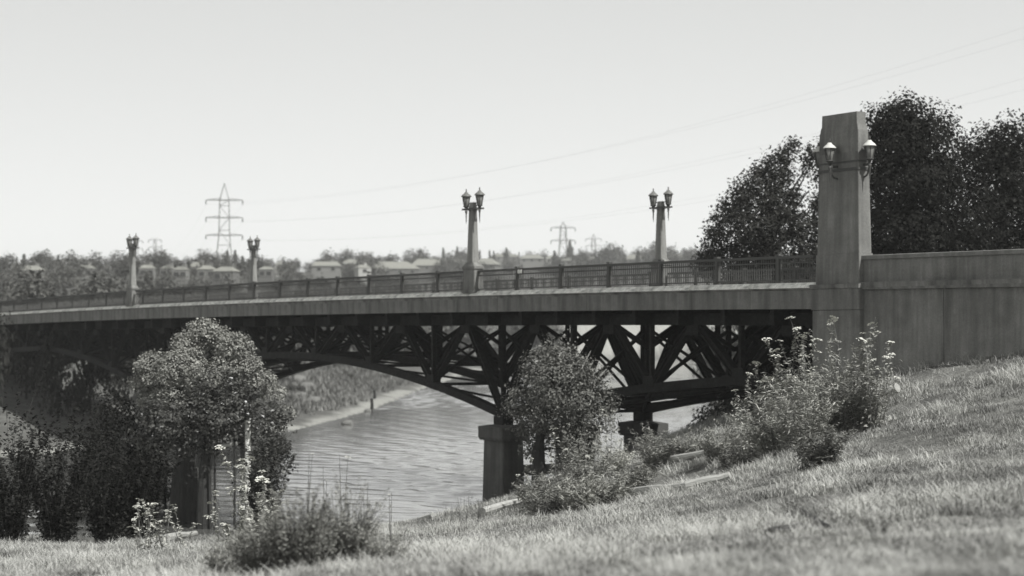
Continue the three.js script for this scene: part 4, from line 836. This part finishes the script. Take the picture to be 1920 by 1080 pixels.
  house(1065, 497, cd(1065) * 0.8, 24, 5, 7, 'small pale house under the nearer faint tower', { roof: 0, wall: 0 });
  house(1112, 495, cd(1112) * 0.86, 22, 6, 7, 'small pale house below the farther faint tower', { roof: 0, wall: 0 });
  house(1190, 494, cd(1190) * 0.86, 34, 9, 7, 'pale roofed house right of the white gabled house', { roof: 1, wall: 0 });
  house(1268, 490, cd(1268) * 0.86, 26, 6, 6, 'small house right of the right lamp post', { roof: 1, wall: 0 });
  house(60, 524, cd(60) * 0.75, 40, 9, 6, 'pale house at the left margin beyond the railing', { roof: 1, wall: 0 });
  house(160, 520, cd(160) * 0.78, 34, 8, 6, 'second pale house from the left margin beyond the railing', { roof: 0, wall: 0 });
  { // the gabled house
    const d = cd(1145) * 0.9, k = d / F, p = onGround(1142, d), g = thing('gabled_house', 'white gabled house with a dark roof on the skyline between faint tower and lamp post', 'house'); g.position.set(p.x, EYE + (HORIZON - 496) * k, p.z); g.rotation.y = -0.35;
    const w = 34 * k, dp = 26 * k, wh = 10 * k, rh = 15 * k, lift = Math.max(0, g.position.y - p.y) + 1;
    part('wall', uvMetres(merge([box(w, wh + lift, dp, 0, (wh - lift) / 2, 0)])), wallM[2], g);
    const gab = new THREE.Shape([new THREE.Vector2(-dp / 2, 0), new THREE.Vector2(dp / 2, 0), new THREE.Vector2(0, rh)]);
    const ge = new THREE.ExtrudeGeometry(gab, { depth: w, bevelEnabled: false }); ge.rotateY(Math.PI / 2); ge.translate(-w / 2, wh + 0.003, 0); part('gable', uvMetres(ge.index ? ge : ge), wallM[2], g);
    const sl = Math.hypot(dp / 2, rh) + 0.8, an = Math.atan2(rh, dp / 2);
    for (const sgn of [1, -1]) { const b = new THREE.BoxGeometry(w + 1, 0.3, sl).toNonIndexed(); b.rotateX(sgn * an); b.translate(0, wh + rh / 2 + 0.25, sgn * dp / 4); part('roof', uvMetres(b), roofM[2], g); }
    for (const z of [-0.25, 0.2]) { const f = part('window', box(0.1, 1.6, 1.6, w / 2 + 0.05, wh * 0.5, z * dp), frameM, g); part('pane', box(0.06, 1.3, 1.3, w / 2 + 0.085, wh * 0.5, z * dp), glassM, f); }
    for (const x of [-0.25, 0.1]) { const f = part('window', box(1.6, 1.6, 0.1, x * w, wh * 0.5, dp / 2 + 0.05), frameM, g); part('pane', box(1.3, 1.3, 0.06, x * w, wh * 0.5, dp / 2 + 0.085), glassM, f); }
  }
}

// ---------------------------------------------------------------- transmission towers and their wires
function pylon(label, px, d, peakPx, arms, halfPx, legPx, basePx, k0 = 1) {
  const k = d / F, g = thing('transmission_tower', label, 'transmission tower'), p = onGround(px, d), base = p.y - 0.3; g.position.set(p.x, 0, p.z); g.rotation.y = 0.12;
  const Y = (py) => EYE + (HORIZON - py) * k, w = 0.30 * k0, bottomArm = arms[arms.length - 1];
  const half = (y) => { const yt = Y(arms[0]), yb = Y(bottomArm); return y > yb ? lerp(legPx, legPx * 0.85, (y - yb) / (yt - yb)) * k / 2 : lerp(basePx, legPx, (y - base) / (yb - base)) * k / 2; };
  const yt = Y(arms[0]), yb = Y(bottomArm), yp = Y(peakPx);
  for (const [sx, sz] of [[1, 1], [1, -1], [-1, 1], [-1, -1]]) part('leg', merge([bar(V(sx * half(base), base, sz * half(base)), V(sx * half(yb), yb, sz * half(yb)), w), bar(V(sx * half(yb), yb, sz * half(yb)), V(sx * half(yt), yt, sz * half(yt)), w), bar(V(sx * half(yt), yt, sz * half(yt)), V(0, yp, 0), w * 0.7)]), MAT.pylon, g);
  const lat = []; let y = base; let n = 0;
  while (y < yt - 0.5) { const h = half(y), y2 = Math.min(yt, y + h * 2.1 + 0.6), h2 = half(y2); for (const s of [1, -1]) { const q = n % 2 ? 1 : -1; lat.push(bar(V(-q * h, y, s * h), V(q * h2, y2, s * h2), w * 0.45), bar(V(s * h, y, -q * h), V(s * h2, y2, q * h2), w * 0.45), bar(V(-h2, y2, s * h2), V(h2, y2, s * h2), w * 0.4), bar(V(s * h2, y2, -h2), V(s * h2, y2, h2), w * 0.4)); } y = y2; n++; }
  part('lattice', merge(lat), MAT.pylon, g);
  for (const a of arms) {
    const ya = Y(a), hw = halfPx * k, h = half(ya), l = [];
    for (const s of [1, -1]) l.push(bar(V(s * h, ya, h), V(s * hw, ya, 0), w * 0.9), bar(V(s * h, ya, -h), V(s * hw, ya, 0), w * 0.9), bar(V(s * h, ya + 1.5 * k / 0.2 * 0.5, 0), V(s * hw, ya + 0.05, 0), w * 0.6));
    l.push(bar(V(-h, ya, h), V(h, ya, h), w * 0.9), bar(V(-h, ya, -h), V(h, ya, -h), w * 0.9));
    const arm = part('cross_arm', merge(l), MAT.pylon, g);
    for (const s of [1, -1]) part('insulator', (() => { const q = lathe([[0.001, -2.0], [0.12, -1.95], [0.30, -1.5], [0.2, -1.3], [0.34, -0.9], [0.22, -0.6], [0.34, -0.3], [0.001, 0]].map(([a1, b1]) => [a1 * k0, b1 * k0]), 8); q.translate(s * hw, ya, 0); return uvMetres(q); })(), MAT.pylon, arm);
  }
  return { g, ends: arms.flatMap((a) => [1, -1].map((s) => V(s * halfPx * k, Y(a) - 1.9 * k0, 0).applyAxisAngle(V(0, 1, 0), 0.12).add(V(p.x, 0, p.z)))) };
}
const T1 = pylon('big lattice transmission tower with three cross arms on the left skyline', 420, 740, 343, [375, 408, 441], 34, 20, 40, 0.85);
const T2 = pylon('small faint transmission tower left of the big one', 290, 1250, 447, [450, 464, 480], 12, 5, 10, 0.9);
const T3 = pylon('small faint transmission tower beside the left edge lamp post', 256, 1300, 449, [452, 466, 481], 11, 5, 10, 0.9);
const T4 = pylon('nearer faint transmission tower between the two lamp posts', 1056, 1350, 416, [427, 451], 23, 12, 24, 1.3);
const T5 = pylon('farther faint transmission tower right of its taller twin', 1113, 1900, 438, [448, 461], 15, 7, 14, 1.4);
{
  const span = (a, b, sag, label, r = 0.03) => { const pts = []; for (let i = 0; i <= 10; i++) { const t = i / 10, p = a.clone().lerp(b, t); p.y -= sag * 4 * t * (1 - t); pts.push(p); } return solo('power_line', tube(pts, r, r, 3, 24), MAT.wire, label, 'power line', 'power lines strung from the big tower'); };
  const W = 'thin overhead power line rising from the big tower to the upper right';
  [[2250, -60, 400], [2250, -30, 392], [2250, 50, 400], [2250, 80, 392], [2250, 160, 400], [2250, 190, 392]].forEach(([px, py, d], i) => span(T1.ends[i], at(px, py, d), 9, W, 0.013));
  T1.ends.slice(0, 6).forEach((e, i) => span(T2.ends[i], e, 12, 'thin overhead power line between the big tower and the small one left of it', 0.016).userData.group = 'power lines left of the big tower');
}

// ---------------------------------------------------------------- grass
{
  const r = rng(9), tuft = (n, h, sp, w) => {
    const P = [];
    for (let i = 0; i < n; i++) {
      const a = r() * 6.283, q = Math.sqrt(r()) * sp, x = Math.cos(a) * q, z = Math.sin(a) * q, L0 = h * (0.3 + 0.7 * r()), b = r() * 6.283, lean = (0.3 + 1.3 * r()) * L0, dx = Math.cos(b) * lean, dz = Math.sin(b) * lean, wx = -Math.sin(b) * w, wz = Math.cos(b) * w, m = 0.55;
      P.push(x - wx, 0, z - wz, x + wx, 0, z + wz, x + dx * 0.35 + wx * 0.7, L0 * m, z + dz * 0.35 + wz * 0.7, x - wx, 0, z - wz, x + dx * 0.35 + wx * 0.7, L0 * m, z + dz * 0.35 + wz * 0.7, x + dx * 0.35 - wx * 0.7, L0 * m, z + dz * 0.35 - wz * 0.7,
        x + dx * 0.35 - wx * 0.7, L0 * m, z + dz * 0.35 - wz * 0.7, x + dx * 0.35 + wx * 0.7, L0 * m, z + dz * 0.35 + wz * 0.7, x + dx, L0 * (0.45 + 0.5 * r()), z + dz);
    }
    const g = new THREE.BufferGeometry(); g.setAttribute('position', new THREE.Float32BufferAttribute(P, 3)); g.computeVertexNormals(); return g;
  };
  const mat = new THREE.MeshStandardMaterial({ color: 0xffffff, side: THREE.DoubleSide, roughness: 0.85 });
  const kinds = [tuft(20, 0.15, 0.22, 0.004), tuft(18, 0.22, 0.14, 0.004), tuft(26, 0.10, 0.30, 0.005)], lists = [[], [], []];
  const o = new THREE.Object3D(), c = new THREE.Color();
  for (let i = 0; i < 170000; i++) {
    const d = 14 + Math.pow(r(), 1.15) * 84, px = -80 + r() * 2080, x = (px - 960) * d / F, y = ground(x, d);
    if (y < 0.1) continue;
    const n = fbm(x * 0.45, d * 0.3, 3), m = fbm(x * 1.4 + 7, d * 1.1, 3), k = n > 0.56 ? 1 : m > 0.5 ? 0 : 2;
    const bare = fbm(x * 0.8 + 50, d * 0.55 + 20, 4); if (r() > 0.35 + 0.9 * m || (bare > 0.49 && r() < smooth(0.49, 0.57, bare) * 0.95)) continue;
    if (d > 84 && r() < 0.6) continue;
    o.position.set(x, y - 0.02, -d); o.rotation.set((r() - 0.5) * 0.3, r() * 6.283, (r() - 0.5) * 0.3); const s = (0.6 + 0.8 * r()) * (0.7 + 0.6 * n) * (1 + d * 0.006); o.scale.set(s * 1.1, s, s * 1.1); o.updateMatrix();
    const g2 = fbm(x * 2.3 + 31, d * 1.7, 3), v = (0.24 + 0.2 * r()) * lerp(0.48, 1.32, smooth(0.38, 0.6, n * 0.3 + m * 0.35 + g2 * 0.35)); lists[k].push([o.matrix.clone(), v]);
  }
  kinds.forEach((g, k) => { const im = new THREE.InstancedMesh(g, mat, lists[k].length); im.name = ['meadow_grass', 'tall_grass', 'matted_grass'][k]; im.userData.kind = 'stuff'; im.userData.label = ['short dry grass covering the near bank', 'taller tufts of dry grass on the near bank', 'flattened dry grass between the tufts of the near bank'][k]; im.userData.category = 'grass'; im.castShadow = im.receiveShadow = true; lists[k].forEach(([mt, v], i) => { im.setMatrixAt(i, mt); im.setColorAt(i, c.setRGB(v, v, v * 0.95)); }); scene.add(im); });
}

// ---- dry stalks lying and leaning in the near grass
{
  const r = rng(29), P = [], mk = () => { const P = [], seg = 4; let x = 0, y = 0, z = 0, e = 1.2 - 1.0 * r(), b = r() * 6.283; const pts = [[0, 0, 0]]; for (let i = 0; i < seg; i++) { e -= 0.25 * r(); x += Math.cos(b) * Math.cos(e) * 0.15; z += Math.sin(b) * Math.cos(e) * 0.15; y = Math.max(0.02, y + Math.sin(e) * 0.15); b += (r() - 0.5) * 0.4; pts.push([x, y, z]); } for (let i = 0; i < seg; i++) { const [a, c] = [pts[i], pts[i + 1]], w = 0.004; P.push(a[0] - w, a[1], a[2], a[0] + w, a[1], a[2], c[0] + w, c[1], c[2], a[0] - w, a[1], a[2], c[0] + w, c[1], c[2], c[0] - w, c[1] + 0.004, c[2]); } return P; };
  for (let k = 0; k < 5; k++) { const q = mk(), ox = (r() - 0.5) * 0.5, oz = (r() - 0.5) * 0.5; for (let i = 0; i < q.length; i += 3) P.push(q[i] + ox, q[i + 1], q[i + 2] + oz); }
  const g = new THREE.BufferGeometry(); g.setAttribute('position', new THREE.Float32BufferAttribute(P, 3)); g.computeVertexNormals();
  const list = [], o = new THREE.Object3D(), c = new THREE.Color();
  for (let i = 0; i < 5200; i++) {
    const d = 15 + r() * 60, px = -60 + r() * 2040, x = (px - 960) * d / F, y = ground(x, d); if (y < 0.4 || fbm(x * 0.5 + 70, d * 0.4, 3) < 0.42 + 0.2 * r()) continue;
    o.position.set(x, y, -d); o.rotation.set((r() - 0.5) * 0.4, r() * 6.283, (r() - 0.5) * 0.4); o.scale.set(0.5 + 0.5 * r(), 0.22 + 0.4 * r(), 0.5 + 0.5 * r()); o.updateMatrix(); list.push([o.matrix.clone(), r() < 0.3 ? 0.1 + 0.08 * r() : 0.28 + 0.18 * r()]);
  }
  const im = new THREE.InstancedMesh(g, new THREE.MeshStandardMaterial({ color: 0xffffff, side: THREE.DoubleSide, roughness: 0.9 }), list.length); im.name = 'dry_grass'; im.castShadow = im.receiveShadow = true;
  Object.assign(im.userData, { kind: 'stuff', label: 'dry bent stalks scattered over the near grass', category: 'grass' });
  list.forEach(([m, v], i) => { im.setMatrixAt(i, m); im.setColorAt(i, c.setRGB(v, v, v * 0.95)); }); scene.add(im);
}
// ---- rough grass of the far bank, and small weeds in the near grass
{
  const r = rng(19), P = [];
  for (let i = 0; i < 14; i++) { const a = r() * 6.283, q = Math.sqrt(r()) * 0.5, x = Math.cos(a) * q, z = Math.sin(a) * q, h = 0.25 + 0.4 * r(), b = r() * 6.283, w = 0.05; P.push(x - w * Math.sin(b), 0, z + w * Math.cos(b), x + w * Math.sin(b), 0, z - w * Math.cos(b), x + Math.cos(b) * h * 0.6, h, z + Math.sin(b) * h * 0.6); }
  const g = new THREE.BufferGeometry(); g.setAttribute('position', new THREE.Float32BufferAttribute(P, 3)); g.computeVertexNormals();
  const list = [], o = new THREE.Object3D(), c = new THREE.Color();
  for (let i = 0; i < 16000; i++) {
    const d = 130 + r() * 230, px = 380 + r() * 640, x = (px - 960) * d / F, sf = shoreDist(FAR_SHORE, x, d); if (sf < 2.5 + 2 * r() || sf > 70) continue;
    const n = fbm(x * 0.25, d * 0.18, 3); if (r() > n * 1.5) continue;
    o.position.set(x, ground(x, d) - 0.03, -d); o.rotation.set(0, r() * 6.283, 0); const s = 0.5 + 0.9 * r(); o.scale.set(s, s * (0.5 + n), s); o.updateMatrix(); list.push([o.matrix.clone(), (0.08 + 0.16 * r()) * (0.5 + n)]);
  }
  const im = new THREE.InstancedMesh(g, new THREE.MeshStandardMaterial({ color: 0xffffff, side: THREE.DoubleSide, roughness: 0.9 }), list.length); im.name = 'bank_grass'; im.castShadow = im.receiveShadow = true;
  Object.assign(im.userData, { kind: 'stuff', label: 'rough tufted grass on the far river bank', category: 'grass' });
  list.forEach(([m, v], i) => { im.setMatrixAt(i, m); im.setColorAt(i, c.setRGB(v, v, v * 0.95)); }); scene.add(im);
  for (const [px, py, top] of [[1480, 962, 940], [1560, 985, 962], [1340, 985, 968], [1225, 985, 972], [1640, 1010, 975], [1100, 1005, 992], [1605, 905, 884], [1390, 1040, 1018], [930, 1040, 1022], [1660, 935, 915], [800, 1060, 1042], [1180, 1060, 1040]]) {
    const p = seen(px, py), d = -p.z; weed('low_weed', 'small dark weed tuft growing in the dry foreground grass', p, { seed: 6000 + px, stems: 34, height: px2m(py - top, d) * 1.5, spread: px2m(26, d), leaf: 0.05, leaves: 16, leafReach: 0.05, tone: 0.13, bend: 0.9, wid: 0.4, thick: 0.004, dark: true, category: 'weed' }, 'dark weed tufts in the foreground grass');
  }
}

renderer.render(scene, camera);
